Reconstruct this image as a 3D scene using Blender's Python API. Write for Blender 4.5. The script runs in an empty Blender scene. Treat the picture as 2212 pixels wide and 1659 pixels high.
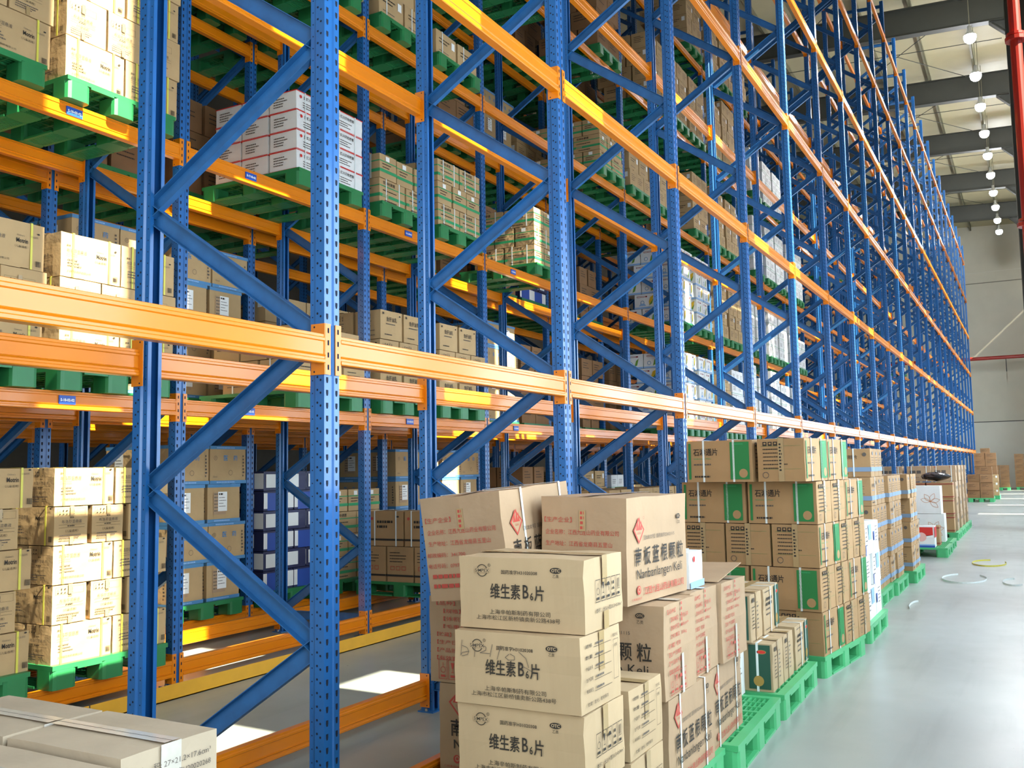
import bpy, math, random
from mathutils import Vector, Matrix
random.seed(7)
SC = bpy.context.scene
COL = SC.collection
# ------------------------------------------------------------------ camera
CF, YAW, PITCH, ROLL = 2046.2451, 0.5005, 0.0908, -0.0175
CPOS = Vector((-2.9462, -2.391, 1.4474))
fw = Vector((math.cos(YAW)*math.cos(PITCH), math.sin(YAW)*math.cos(PITCH), math.sin(PITCH)))
rt = Vector((math.sin(YAW), -math.cos(YAW), 0.0)); up = rt.cross(fw)
rt2 = rt*math.cos(ROLL)+up*math.sin(ROLL); up2 = -rt*math.sin(ROLL)+up*math.cos(ROLL)
cam = bpy.data.cameras.new('camera'); camo = bpy.data.objects.new('camera', cam); COL.objects.link(camo)
cam.sensor_width = 36.0; cam.lens = CF*36.0/2212.0; cam.clip_start = 0.05; cam.clip_end = 400
camo.matrix_world = Matrix.Translation(CPOS) @ Matrix((rt2, up2, -fw)).transposed().to_4x4()
SC.camera = camo
def px(p):
    d = Vector(p)-CPOS; z = d.dot(fw)
    if z < 0.2: return None
    return (1106+CF*d.dot(rt2)/z, 829.5-CF*d.dot(up2)/z, z)
def seen(pts, m=260):
    q = [px(p) for p in pts]; q = [a for a in q if a]
    if not q: return False
    return not (max(a[0] for a in q) < -m or min(a[0] for a in q) > 2212+m or max(a[1] for a in q) < -m or min(a[1] for a in q) > 1659+m)
# ------------------------------------------------------------------ light, sky, exposure
def lin(c): return tuple((v/12.92 if v <= .04045 else ((v+.055)/1.055)**2.4) for v in c)
def hexc(h): return lin(tuple(int(h[i:i+2], 16)/255 for i in (0, 2, 4)))
W = bpy.data.worlds.new('daylight_sky'); SC.world = W; W.use_nodes = True
bg = W.node_tree.nodes['Background']; bg.inputs[0].default_value = (0.62, 0.8, 1.0, 1); bg.inputs[1].default_value = .9
sun = bpy.data.lights.new('sun', 'SUN'); sun.energy = 30; sun.angle = math.radians(.53); sun.color = (1.0, .93, .74)
so = bpy.data.objects.new('sun', sun); COL.objects.link(so)
sd = Vector((0.05, 1.0, -0.93)).normalized()
so.rotation_euler = sd.to_track_quat('-Z', 'Y').to_euler(); so.location = (5, -20, 20)
def area(name, loc, d, sx, sy, e, color):
    l = bpy.data.lights.new(name, 'AREA'); l.shape = 'RECTANGLE'; l.size = sx; l.size_y = sy; l.energy = e; l.color = color
    o = bpy.data.objects.new(name, l); COL.objects.link(o); o.location = loc
    o.rotation_euler = Vector(d).to_track_quat('-Z', 'Y').to_euler(); return o
SIDE_X = [3.8+6.13*k+d for k in range(-1, 8) for d in (0, 2.9)]
for x in SIDE_X:      # lamps added along the aisle wall, standing in for side daylight
    area('window_daylight', (x, -2.93, 2.35), (0, 1, -.05), 1.6, 3.4, 165 if x < 24 else 240, (.72, .87, 1.0))
area('door_daylight', (-9.5, -.5, 3.2), (1, .05, -.02), 9.0, 6.0, 420, (1.0, .95, .86))
SC.view_settings.view_transform = 'Standard'; SC.view_settings.look = 'None'
SC.view_settings.gamma = 1; SC.view_settings.use_curve_mapping = False
SC.view_settings.exposure = 0.02
# ------------------------------------------------------------------ materials
MATS = {}
def mat(name, col, rough=.6, metal=0.0, noise=0.0, nscale=8.0, bump=0.0, bscale=60.0, emit=None, es=0, spec=.5, coat=0.0, stretch=None):
    if name in MATS: return MATS[name]
    m = bpy.data.materials.new(name); m.use_nodes = True; nt = m.node_tree; b = nt.nodes['Principled BSDF']
    c = hexc(col) if isinstance(col, str) else col
    b.inputs['Base Color'].default_value = (*c, 1); b.inputs['Roughness'].default_value = rough; b.inputs['Metallic'].default_value = metal
    b.inputs['Specular IOR Level'].default_value = spec; b.inputs['Coat Weight'].default_value = coat; b.inputs['Coat Roughness'].default_value = .12
    if noise or bump:
        tc = nt.nodes.new('ShaderNodeTexCoord'); mp = nt.nodes.new('ShaderNodeMapping'); nt.links.new(tc.outputs['Object'], mp.inputs[0])
        if stretch: mp.inputs['Scale'].default_value = stretch
    if noise:
        n = nt.nodes.new('ShaderNodeTexNoise'); n.inputs['Scale'].default_value = nscale; n.inputs['Detail'].default_value = 5
        nt.links.new(mp.outputs[0], n.inputs['Vector'])
        r = nt.nodes.new('ShaderNodeValToRGB'); r.color_ramp.elements[0].position = .3; r.color_ramp.elements[1].position = .7
        r.color_ramp.elements[0].color = (*[v*(1-noise) for v in c], 1); r.color_ramp.elements[1].color = (*[min(1, v*(1+noise)) for v in c], 1)
        nt.links.new(n.outputs['Fac'], r.inputs[0]); nt.links.new(r.outputs[0], b.inputs['Base Color'])
    if bump:
        n2 = nt.nodes.new('ShaderNodeTexNoise'); n2.inputs['Scale'].default_value = bscale; n2.inputs['Detail'].default_value = 3
        nt.links.new(mp.outputs[0], n2.inputs['Vector'])
        bp = nt.nodes.new('ShaderNodeBump'); bp.inputs['Strength'].default_value = bump; bp.inputs['Distance'].default_value = .01
        nt.links.new(n2.outputs['Fac'], bp.inputs['Height']); nt.links.new(bp.outputs[0], b.inputs['Normal'])
    if emit is not None:
        b.inputs['Emission Color'].default_value = (*hexc(emit), 1); b.inputs['Emission Strength'].default_value = es
    MATS[name] = m; return m
M_BLUE = mat('blue_rack_paint', '1c5f9e', .32, noise=.10, nscale=5, coat=.25)
M_BRACE = mat('blue_brace_paint', '255f94', .42, noise=.14, nscale=14)
M_ORANGE = mat('orange_beam_paint', 'dc7c06', .34, noise=.05, nscale=3, coat=.32, spec=.35)
M_YELLOW = mat('yellow_rail_paint', 'e0a52a', .4, noise=.05)
M_HOLE = mat('punched_hole_shadow', '10182a', .9)
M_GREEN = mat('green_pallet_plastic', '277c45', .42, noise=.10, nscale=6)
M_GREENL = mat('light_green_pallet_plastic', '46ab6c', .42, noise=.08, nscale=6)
M_STEEL = mat('bolt_steel', '9a9890', .35, metal=.8)
M_SIGN = mat('blue_sign_plate', '1d4fae', .4)
M_WHITE = mat('white_print', 'eeeee8', .5)
K_LIGHT = mat('kraft_light', 'b69c77', .8, noise=.07, nscale=5, bump=.25, bscale=18, stretch=(1, 1, .25))
K_MID = mat('kraft_mid', 'a8855a', .8, noise=.06, nscale=6, bump=.15, bscale=20)
K_TAN = mat('kraft_tan', 'b99a6c', .8, noise=.06, nscale=6, bump=.15, bscale=20)
K_DARK = mat('kraft_brown', '8a6642', .85, noise=.08, nscale=6, bump=.1)
K_NBL = mat('kraft_rosy', 'ac8f6e', .8, noise=.06, nscale=5, bump=.25, bscale=16)
K_WHITE = mat('white_carton_board', 'e4e4e0', .55, noise=.03)
K_TAPE = mat('brown_packing_tape', 'ab9064', .25, noise=.05)
K_CLEAR = mat('clear_packing_tape', 'c9c2b4', .15, noise=.08, nscale=20)
STRAP_W = mat('white_plastic_strap', 'dfe6e2', .35)
STRAP_Y = mat('yellow_plastic_strap', 'd8cf52', .4)
INK = {'k': mat('black_ink', '2e2820', .7), 'g': mat('grey_ink', '5a5148', .7), 'PB': mat('dusty_blue_band', '7b94ae', .7), 'r': mat('red_ink', 'b5483a', .7), 'rr': mat('bright_red_print', 'cf2a22', .5),
       'G': mat('green_print', '1f7a3c', .6), 'G2': mat('bright_green_print', '2d9a60', .6), 'DG': mat('dark_green_print', '1f4c3a', .6), 'B': mat('blue_print', '4c86b4', .6), 'B2': mat('deep_blue_print', '2750a8', .5),
       'LB': mat('pale_blue_print', '8fb4dc', .5), 'w': M_WHITE, 'K': K_LIGHT, 'T': K_TAPE, 'C': K_CLEAR, 'D': K_MID, 'ol': mat('dark_red_print', '8c2a24', .6), 'y': mat('yellow_print', 'e0b52a', .5),
       'lg': mat('leaf_green_print', '6f9a3a', .5), 'nk': K_NBL, 'pk': mat('pink_print', 'e8b4a8', .5), 'or': mat('orange_line_print', 'c47a3a', .6), 'gold': mat('gold_print', 'a8843e', .5)}
# ------------------------------------------------------------------ mesh helper
class MB:
    def __init__(s): s.v = []; s.f = []; s.m = []; s.mats = []
    def mi(s, m):
        if m not in s.mats: s.mats.append(m)
        return s.mats.index(m)
    def poly(s, pts, m):
        n = len(s.v); s.v += [tuple(p) for p in pts]; s.f.append(tuple(range(n, n+len(pts)))); s.m.append(s.mi(m))
    def box(s, a, b, m, top=None):
        x0, y0, z0 = a; x1, y1, z1 = b; n = len(s.v)
        s.v += [(x0, y0, z0), (x1, y0, z0), (x1, y1, z0), (x0, y1, z0), (x0, y0, z1), (x1, y0, z1), (x1, y1, z1), (x0, y1, z1)]
        k = s.mi(m)
        for q in ((3, 2, 1, 0), (4, 5, 6, 7), (0, 1, 5, 4), (1, 2, 6, 5), (2, 3, 7, 6), (3, 0, 4, 7)):
            s.f.append(tuple(n+i for i in q)); s.m.append(k)
    def prism(s, prof, axis, a, b, m, closed=True):
        """prof: 2D points; extruded along axis ('x','y','z') from a to b"""
        n = len(s.v); L = len(prof)
        for t in (a, b):
            for p, q in prof:
                s.v.append({'z': (p, q, t), 'x': (t, p, q), 'y': (p, t, q)}[axis])
        k = s.mi(m)
        for i in range(L):
            j = (i+1) % L
            s.f.append((n+i, n+j, n+L+j, n+L+i)); s.m.append(k)
        s.f.append(tuple(n+i for i in range(L))[::-1]); s.m.append(k); s.f.append(tuple(n+L+i for i in range(L))); s.m.append(k)
    def tube(s, p, q, r, m, seg=10):
        p = Vector(p); q = Vector(q); d = (q-p).normalized(); a = d.orthogonal().normalized(); b = d.cross(a); n = len(s.v); k = s.mi(m)
        for t in (p, q):
            for i in range(seg):
                w = 2*math.pi*i/seg; s.v.append(tuple(t+a*math.cos(w)*r+b*math.sin(w)*r))
        for i in range(seg):
            j = (i+1) % seg; s.f.append((n+i, n+j, n+seg+j, n+seg+i)); s.m.append(k)
        s.f.append(tuple(n+i for i in range(seg))[::-1]); s.m.append(k); s.f.append(tuple(n+seg+i for i in range(seg))); s.m.append(k)
    def bar(s, p, q, wdir, w, t, m):
        p = Vector(p); q = Vector(q); d = (q-p).normalized(); wd = Vector(wdir); wd = (wd-d*wd.dot(d)).normalized(); td = d.cross(wd); n = len(s.v); k = s.mi(m)
        for c in (p, q):
            for a, b in ((-1, -1), (1, -1), (1, 1), (-1, 1)): s.v.append(tuple(c+wd*a*w/2+td*b*t/2))
        for g in ((3, 2, 1, 0), (4, 5, 6, 7), (0, 1, 5, 4), (1, 2, 6, 5), (2, 3, 7, 6), (3, 0, 4, 7)):
            s.f.append(tuple(n+i for i in g)); s.m.append(k)
    def mesh(s, name, smooth=False):
        me = bpy.data.meshes.new(name); me.from_pydata(s.v, [], s.f)
        for m in s.mats: me.materials.append(m)
        me.polygons.foreach_set('material_index', s.m)
        if smooth: me.polygons.foreach_set('use_smooth', [True]*len(s.f))
        me.update(); return me
def link(name, me, loc=(0, 0, 0), rz=0, parent=None):
    o = bpy.data.objects.new(name, me); COL.objects.link(o); o.location = loc; o.rotation_euler = (0, 0, rz)
    if parent: o.parent = parent
    return o
def tag(o, label, cat, group=None, kind=None):
    o['label'] = label; o['category'] = cat
    if group: o['group'] = group
    if kind: o['kind'] = kind
    return o
def struct(name, mb_or_me):
    me = mb_or_me.mesh(name) if isinstance(mb_or_me, MB) else mb_or_me
    o = link(name, me); o['kind'] = 'structure'; return o
def copy_tree(o, parent=None, loc=None, rz=None):
    c = o.copy(); COL.objects.link(c)
    if parent: c.parent = parent
    if loc is not None: c.location = loc
    if rz is not None: c.rotation_euler = (0, 0, rz)
    for ch in KIDS.get(o.name, []): copy_tree(ch, c)
    return c
KIDS = {}
def child(parent, name, me, loc=(0, 0, 0)):
    o = link(name, me, loc, 0, parent); KIDS.setdefault(parent.name, []).append(o); return o
ORD = ['zeroth', 'first', 'second', 'third', 'fourth', 'fifth', 'sixth', 'seventh', 'eighth', 'ninth', 'tenth', 'eleventh', 'twelfth', 'thirteenth', 'fourteenth', 'fifteenth', 'sixteenth', 'seventeenth', 'eighteenth', 'nineteenth', 'twentieth', 'twenty-first', 'twenty-second', 'twenty-third', 'twenty-fourth', 'twenty-fifth', 'twenty-sixth']
# ------------------------------------------------------------------ lettering
_T = {}
def text_geo(t, bold=0.0):
    key = (t, bold)
    if key in _T: return _T[key]
    cu = bpy.data.curves.new('lettering', type='FONT'); cu.body = t; cu.size = 1; cu.resolution_u = 2; cu.offset = bold
    ob = bpy.data.objects.new('lettering', cu); COL.objects.link(ob)
    dg = bpy.context.evaluated_depsgraph_get(); me = bpy.data.meshes.new_from_object(ob.evaluated_get(dg))
    vs = [(v.co.x, v.co.y) for v in me.vertices]; fs = [tuple(p.vertices) for p in me.polygons]
    bpy.data.meshes.remove(me); bpy.data.objects.remove(ob); bpy.data.curves.remove(cu)
    if not vs: vs = [(0, 0)]
    x0 = min(v[0] for v in vs); x1 = max(v[0] for v in vs); y0 = min(v[1] for v in vs); y1 = max(v[1] for v in vs)
    _T[key] = (vs, fs, x0, x1, y0, y1); return _T[key]
def face_map(face, a, b, h):
    """u to the right and v up as seen from outside; returns f(u,v,off)->xyz"""
    if face == 'A': return lambda u, v, o: (u, -o, v)
    if face == 'B': return lambda u, v, o: (-o, b-u, v)
    if face == 'T': return lambda u, v, o: (u, v, h+o)
def decal(mb, fm, items, off0=.0009):
    off = off0
    for it in items:
        off += .00012; k = it[0]
        if k == 't':      # text, centre u, centre v, width, height, ink[, bold, rot]
            _, s, u, v, w, h, c = it[:7]; bold = it[7] if len(it) > 7 else 0; rot = it[8] if len(it) > 8 else 0
            vs, fs, x0, x1, y0, y1 = text_geo(s, bold); n = len(mb.v); mi = mb.mi(INK[c])
            ca, sa = math.cos(rot), math.sin(rot)
            for X, Y in vs:
                p = ((X-x0)/(x1-x0+1e-9)-.5)*w; q = ((Y-y0)/(y1-y0+1e-9)-.5)*h
                mb.v.append(fm(u+p*ca-q*sa, v+p*sa+q*ca, off))
            for f in fs: mb.f.append(tuple(n+i for i in f)); mb.m.append(mi)
        elif k == 'r':    # rect u0 v0 u1 v1
            _, u0, v0, u1, v1, c = it; mb.poly([fm(u0, v0, off), fm(u1, v0, off), fm(u1, v1, off), fm(u0, v1, off)], INK[c])
        elif k == 'o':    # ellipse
            _, u, v, ru, rv, c = it; mb.poly([fm(u+ru*math.cos(i*math.pi/12), v+rv*math.sin(i*math.pi/12), off) for i in range(24)], INK[c])
        elif k == 'ring':
            _, u, v, r, t, c = it
            for i in range(20):
                a0, a1 = i*math.pi/10, (i+1)*math.pi/10
                mb.poly([fm(u+R*math.cos(A), v+R*math.sin(A), off) for R, A in ((r, a0), (r, a1), (r-t, a1), (r-t, a0))], INK[c])
        elif k == 'fr':   # frame
            _, u0, v0, u1, v1, t, c = it
            for q in ((u0, v0, u1, v0+t), (u0, v1-t, u1, v1), (u0, v0, u0+t, v1), (u1-t, v0, u1, v1)):
                mb.poly([fm(q[0], q[1], off), fm(q[2], q[1], off), fm(q[2], q[3], off), fm(q[0], q[3], off)], INK[c])
        elif k == 'pl':   # polyline
            _, pts, t, c = it
            for (p0, p1) in zip(pts, pts[1:]):
                dx, dy = p1[0]-p0[0], p1[1]-p0[1]; L = math.hypot(dx, dy)+1e-9; nx, ny = -dy/L*t/2, dx/L*t/2
                mb.poly([fm(p0[0]-nx, p0[1]-ny, off), fm(p1[0]-nx, p1[1]-ny, off), fm(p1[0]+nx, p1[1]+ny, off), fm(p0[0]+nx, p0[1]+ny, off)], INK[c])
        elif k == 'po':
            _, pts, c = it; mb.poly([fm(u, v, off) for u, v in pts], INK[c])
        elif k == 'li':   # block of small unreadable lines: u0 v1 width n pitch height ink
            _, u0, v1, w, n, pt, hh, c = it; rr = random.Random(int(w*1000)+n)
            for i in range(n):
                ww = w*rr.uniform(.55, 1); u = u0
                while u < u0+ww:
                    seg = min(rr.uniform(.3, .9)*hh*2.2, u0+ww-u); vv = v1-i*pt
                    mb.poly([fm(u, vv-hh, off), fm(u+seg, vv-hh, off), fm(u+seg, vv, off), fm(u, vv, off)], INK[c]); u += seg+hh*.35
def icons(u, v, s, c, n=5, frame=True):
    """handling marks: hook, glass, umbrella, sun, arrows"""
    o = []
    for i in range(n):
        x = u+i*s*1.12
        if frame: o.append(('fr', x, v, x+s*.98, v+s*1.9, s*.05, c))
        cx = x+s*.5; j = i % 5
        if j == 1: o += [('po', [(cx-s*.2, v+s*1.6), (cx+s*.2, v+s*1.6), (cx+s*.07, v+s*1.05), (cx-s*.07, v+s*1.05)][::-1], c), ('r', cx-s*.03, v+s*.7, cx+s*.03, v+s*1.1, c), ('r', cx-s*.15, v+s*.66, cx+s*.15, v+s*.72, c)]
        elif j == 2: o += [('po', [(cx+s*.34*math.cos(a*math.pi/8), v+s*1.2+s*.34*math.sin(a*math.pi/8)) for a in range(9)], c), ('r', cx-s*.03, v+s*.75, cx+s*.03, v+s*1.2, c)]
        elif j == 4: o += [('r', cx-s*.2, v+s*.8, cx-s*.08, v+s*1.6, c), ('r', cx+s*.08, v+s*.8, cx+s*.2, v+s*1.6, c), ('r', cx-s*.28, v+s*.68, cx+s*.28, v+s*.73, c)]
        elif j == 3: o += [('o', cx, v+s*1.35, s*.16, s*.16, c), ('po', [(cx-s*.22, v+s*.75), (cx+s*.22, v+s*.75), (cx, v+s*1.05)], c)]
        else: o += [('ring', cx, v+s*.9, s*.3, s*.05, c), ('pl', [(cx, v+s*1.2), (cx, v+s*1.6)], s*.05, c)]
        o.append(('r', x+s*.25, v+s*.2, x+s*.75, v+s*.42, c))
    return o
# ------------------------------------------------------------------ carton kinds
def body(mb, a, b, h, m, jit=.0022, seam=True, seed=0):
    """softly bulged carton body with folded flap edges on top"""
    rr = random.Random(seed); n = 4; k = mb.mi(m); e = .004
    def P(u, v, w):   # u,v,w in 0..1 ; bulge faces, round corners
        bu = lambda t: math.sin(math.pi*t)
        x = u*a; y = v*b; z = w*h
        bul = .003
        if u in (0, 1): x += (-1 if u == 0 else 1)*(bul*bu(v)*bu(w)-.0035)
        if v in (0, 1): y += (-1 if v == 0 else 1)*(bul*bu(u)*bu(w)-.0035)
        if w == 1: z += -.004+.003*bu(u)*bu(v)
        return (x, y, z)
    # grid faces, vertices welded through a dictionary
    idx = {}
    def V(i, j, l):
        if (i, j, l) not in idx:
            p = P(i/n, j/n, l/n); p = tuple(c+rr.uniform(-jit, jit)*(1 if l not in (0,) else 0) for c in p); idx[(i, j, l)] = len(mb.v); mb.v.append(p)
        return idx[(i, j, l)]
    for i in range(n):
        for j in range(n):
            for q in (((i, 0, j), (i+1, 0, j), (i+1, 0, j+1), (i, 0, j+1)), ((i+1, n, j), (i, n, j), (i, n, j+1), (i+1, n, j+1)),
                      ((0, i+1, j), (0, i, j), (0, i, j+1), (0, i+1, j+1)), ((n, i, j), (n, i+1, j), (n, i+1, j+1), (n, i, j+1)),
                      ((i, j, n), (i+1, j, n), (i+1, j+1, n), (i, j+1, n)), ((i, j+1, 0), (i+1, j+1, 0), (i+1, j, 0), (i, j, 0))):
                mb.f.append(tuple(V(*t) for t in q)); mb.m.append(k)
KIND = {}
def kind(key, name, L, S, H, base, long=(), short=(), straps=None, strapmat=None, tape='T', top=(), simple=False):
    """makes the two orientations of a carton: 'l' long face to the aisle (A), 's' short face to the aisle"""
    for ori in 'ls':
        a, b = (L, S) if ori == 'l' else (S, L)
        mb = MB(); body(mb, a, b, H, base, seed=sum(map(ord, key)) % 97, jit=.0030 if base in (K_LIGHT, K_NBL) else .0015)
        fa, fb = face_map('A', a, b, H), face_map('B', a, b, H)
        ft = face_map('T', a, b, H)
        decal(mb, fa, long if ori == 'l' else short, .0024); decal(mb, fb, short if ori == 'l' else long, .0024)
        tp = []
        if tape:   # tape runs along the long axis on top and folds down the short faces
            if ori == 'l': tp = [('r', .0, b/2-.025, a, b/2+.025, tape), ('r', 0, b/2-.0012, a, b/2+.0012, 'k')]
            else: tp = [('r', a/2-.025, 0, a/2+.025, b, tape), ('r', a/2-.0012, 0, a/2+.0012, b, 'k')]
        decal(mb, ft, tp, .0022)
        me = mb.mesh(name)
        sm = []
        if straps:
            for t in straps:
                s = MB(); w = .007; g = .003
                if ori == 'l': x = t*a; q = [(x-w, -g, 0), (x+w, -g, 0)]; s.box((x-w, -g, -.0), (x+w, -.0018, H+.0008), strapmat); s.box((x-w, b+.0015, 0), (x+w, b+g, H+.0008), strapmat); s.box((x-w, -g, H-.0005), (x+w, b+g, H+.0008), strapmat)
                else: y = b-t*b; s.box((-g, y-w, 0), (-.0018, y+w, H+.0008), strapmat); s.box((a+.0015, y-w, 0), (a+g, y+w, H+.0008), strapmat); s.box((-g, y-w, H-.0005), (a+g, y+w, H+.0008), strapmat)
                sm.append(s.mesh('strap'))
        KIND[key+ori] = (name, me, sm, a, b, H)
    KIND[key] = (name, L, S, H)
def carton(key, ori, x, y, z, label, group, rz=0, straps=True, cat='box', rx=0, ry=0):
    name, me, sm, a, b, H = KIND[key+ori]
    o = link(name, me, (x, y, z), rz)
    if rx or ry: o.rotation_euler = (rx, ry, rz)
    tag(o, label, cat, group)
    if straps:
        for s in sm: child(o, 'strap', s)
    return o
# --- B6 tablets carton (long .49, short .34, high .25)
def b6_long(extra=()):
    return [('ring', .098, .200, .0215, .0026, 'k'), ('r', .068, .1925, .128, .2075, 'K'), ('t', 'SIMPEX', .098, .200, .056, .0115, 'k', .01), ('ring', .127, .219, .0055, .001, 'k'), ('t', 'R', .127, .219, .004, .005, 'k'),
            ('t', '国药准字H31020308', .245, .197, .140, .0145, 'k', .006), ('o', .385, .208, .0215, .0100, 'k'), ('t', 'OTC', .385, .208, .032, .011, 'K', .03), ('t', '乙类', .385, .189, .022, .011, 'k'),
            ('t', '维生素', .190, .131, .118, .052, 'k', .012), ('t', 'B', .270, .133, .022, .046, 'k', .01), ('t', '6', .293, .118, .012, .026, 'k', .01), ('t', '片', .322, .129, .036, .052, 'k', .012),
            ('t', '上海辛帕斯制药有限公司', .245, .060, .235, .017, 'k'), ('t', '上海市松江区新桥镇卖新公路438号', .237, .040, .325, .0165, 'k')]+list(extra)
hand = [('pl', [(.038, .215), (.033, .162), (.038, .172), (.066, .178), (.058, .190), (.038, .196)], .0018, 'g'), ('pl', [(.066, .178), (.060, .166), (.036, .160)], .0018, 'g'), ('pl', [(.078, .196), (.092, .202), (.088, .160)], .0018, 'g'),
        ('pl', [(.108, .207), (.135, .196), (.134, .186), (.110, .176), (.150, .176)], .0018, 'g'), ('pl', [(.160, .208), (.150, .165)], .0018, 'g'), ('pl', [(.193, .206), (.178, .158)], .0018, 'g'),
        ('pl', [(.225, .180), (.210, .168), (.222, .160), (.246, .162), (.246, .174), (.228, .181)], .0018, 'g'), ('pl', [(.262, .190), (.290, .170), (.300, .140)], .0018, 'g'), ('pl', [(.262, .150), (.310, .130)], .0018, 'g')]
b6_marks = [('r', .145, .15, .188, .25, 'T')]+icons(.085, .095, .040, 'k')+[('t', '体积：长51×宽35.5=0.04m³', .195, .068, .23, .016, 'k'), ('r', .145, 0, .188, .06, 'T')]
def rows(u, v, w, labs, c, pt=.036, hh=.013):
    o = []
    for i, l in enumerate(labs): o += [('t', l, u+.03, v-i*pt, .055, hh, c), ('r', u+.07, v-i*pt-.010, u+w, v-i*pt-.0085, c), ('li', u+.085, v-i*pt+.004, (w-.09)*.7, 1, .01, .007, 'g')]
    return o
b6_table = [('r', .145, .12, .188, .25, 'T')]+rows(.03, .215, .215, ['规格', '数量', '产品批号', '生产日期', '有效期至'], 'k')+[('t', '贮藏：遮光，密闭保存', .125, .028, .17, .013, 'k'), ('fr', .262, .07, .305, .205, .0015, 'k'), ('t', '合格', .283, .185, .024, .012, 'k'), ('t', '检验合格证', .280, .220, .045, .012, 'k')]
kind('b6', 'vitamin_carton', .49, .34, .25, K_LIGHT, b6_long(), b6_marks, tape='T')
kind('b6h', 'vitamin_carton', .49, .34, .25, K_LIGHT, b6_long(hand), b6_table, tape='T')
# --- granule carton (long .60, short .40, high .375)
nlong = [('po', [(.105, .345), (.155, .295), (.105, .238), (.055, .295)][::-1], 'r'), ('po', [(.105, .333), (.144, .294), (.105, .250), (.066, .294)][::-1], 'nk'), ('po', [(.080, .300), (.095, .345), (.098, .300)][::-1], 'r'), ('po', [(.098, .300), (.112, .350), (.118, .300)][::-1], 'r'), ('po', [(.117, .300), (.128, .335), (.131, .300)][::-1], 'r'), ('r', .078, .294, .132, .301, 'r'), ('t', '九连山', .105, .283, .030, .010, 'r'), ('ring', .150, .343, .006, .001, 'r'), ('t', '【批准文号】国药准字Z36021115', .305, .262, .30, .018, 'g'),
         ('o', .50, .333, .020, .011, 'k'), ('t', 'OTC', .50, .333, .03, .011, 'nk', .03), ('t', '乙类', .50, .308, .028, .015, 'k'),
         ('t', '南 板 蓝 根 颗 粒', .305, .188, .48, .075, 'k', .012), ('t', 'Nanbanlangen Keli', .305, .112, .45, .050, 'k', .0), ('o', .095, .055, .018, .018, 'r'), ('ring', .097, .057, .011, .004, 'nk'), ('t', '江西九连山药业有限公司', .345, .047, .40, .032, 'r', .01), ('t', '仁和集团成员', .075, .022, .09, .010, 'r')]
nshort1 = [('t', '【生产企业】', .085, .335, .13, .022, 'r'), ('t', '企业名称：江西九连山药业有限公司', .195, .285, .34, .021, 'r'), ('t', '生产地址：江西省龙南县五里山', .180, .238, .31, .021, 'r'), ('t', '邮政编码：341700', .110, .190, .19, .019, 'r'), ('t', '电话号码：0797-3520788', .135, .145, .24, .019, 'r'), ('li', .03, .11, .3, 2, .04, .016, 'r'), ('r', .185, .29, .215, .375, 'T'), ('li', .19, .37, .018, 4, .02, .012, 'r')]
nshort2 = []
for i, l in enumerate(['【品种】', '【规格】10克/袋', '【体积】60cm×', '【毛重】20kg', '【贮藏】密封', '【生产日期】', '【产品批号】', '【有效期】']):
    nshort2.append(('t', l, .035+.0135*len(l)+(.03 if i in (1, 2, 3) else 0), .345-i*.034, .027*len(l)*.9, .019, 'r'))
nshort2 += icons(.05, .015, .045, 'r', 4)+[('r', .19, .0, .215, .16, 'C'), ('li', .195, .37, .015, 5, .022, .012, 'r')]
kind('nbl', 'granule_carton', .60, .40, .375, K_NBL, nlong, nshort1, tape='C')
kind('nbs', 'granule_carton', .60, .40, .375, K_NBL, nlong, nshort2, straps=(.22, .78), strapmat=STRAP_W, tape='C')
kind('nb2', 'granule_carton', .60, .40, .375, K_NBL, nlong, nshort2, tape='C')
kind('nbt', 'granule_carton', .60, .40, .432, K_NBL, nlong, nshort1, tape='C')
kind('nbu', 'granule_carton', .60, .40, .432, K_NBL, nlong, nshort1, straps=(.28, .85), strapmat=STRAP_W, tape='C')
# --- green panel tablets carton (.50 x .335 x .297)
slong = [('r', .020, .02, .038, .277, 'G'), ('t', '石淋通片', .150, .213, .185, .052, 'k', .014), ('t', 'Shilintong Pian', .125, .165, .13, .012, 'G2'), ('li', .06, .13, .15, 1, .02, .010, 'g'), ('r', .335, .018, .475, .280, 'G'), ('li', .37, .268, .08, 1, .01, .006, 'G2'), ('o', .43, .06, .031, .031, 'D'), ('li', .065, .045, .2, 1, .02, .012, 'k')]
sshort = [('r', .045+i*.037, .245, .073+i*.037, .273, 'k') for i in range(3)]+[('o', .059+i*.037, .261, .008, .006, 'D') for i in range(3)]+[('li', .045, .225, .2, 6, .026, .007, 'k'), ('pl', [(.03, .243), (.31, .243)], .0012, 'G'), ('pl', [(.03, .085), (.31, .085)], .0012, 'G'), ('ring', .06, .045, .022, .004, 'g'), ('r', .150, .0, .190, .297, 'T'), ('li', .158, .26, .02, 9, .022, .012, 'k')]
kind('sl', 'tablet_carton', .50, .335, .297, K_MID, slong, sshort, straps=(.27, .72), strapmat=STRAP_W)
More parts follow.
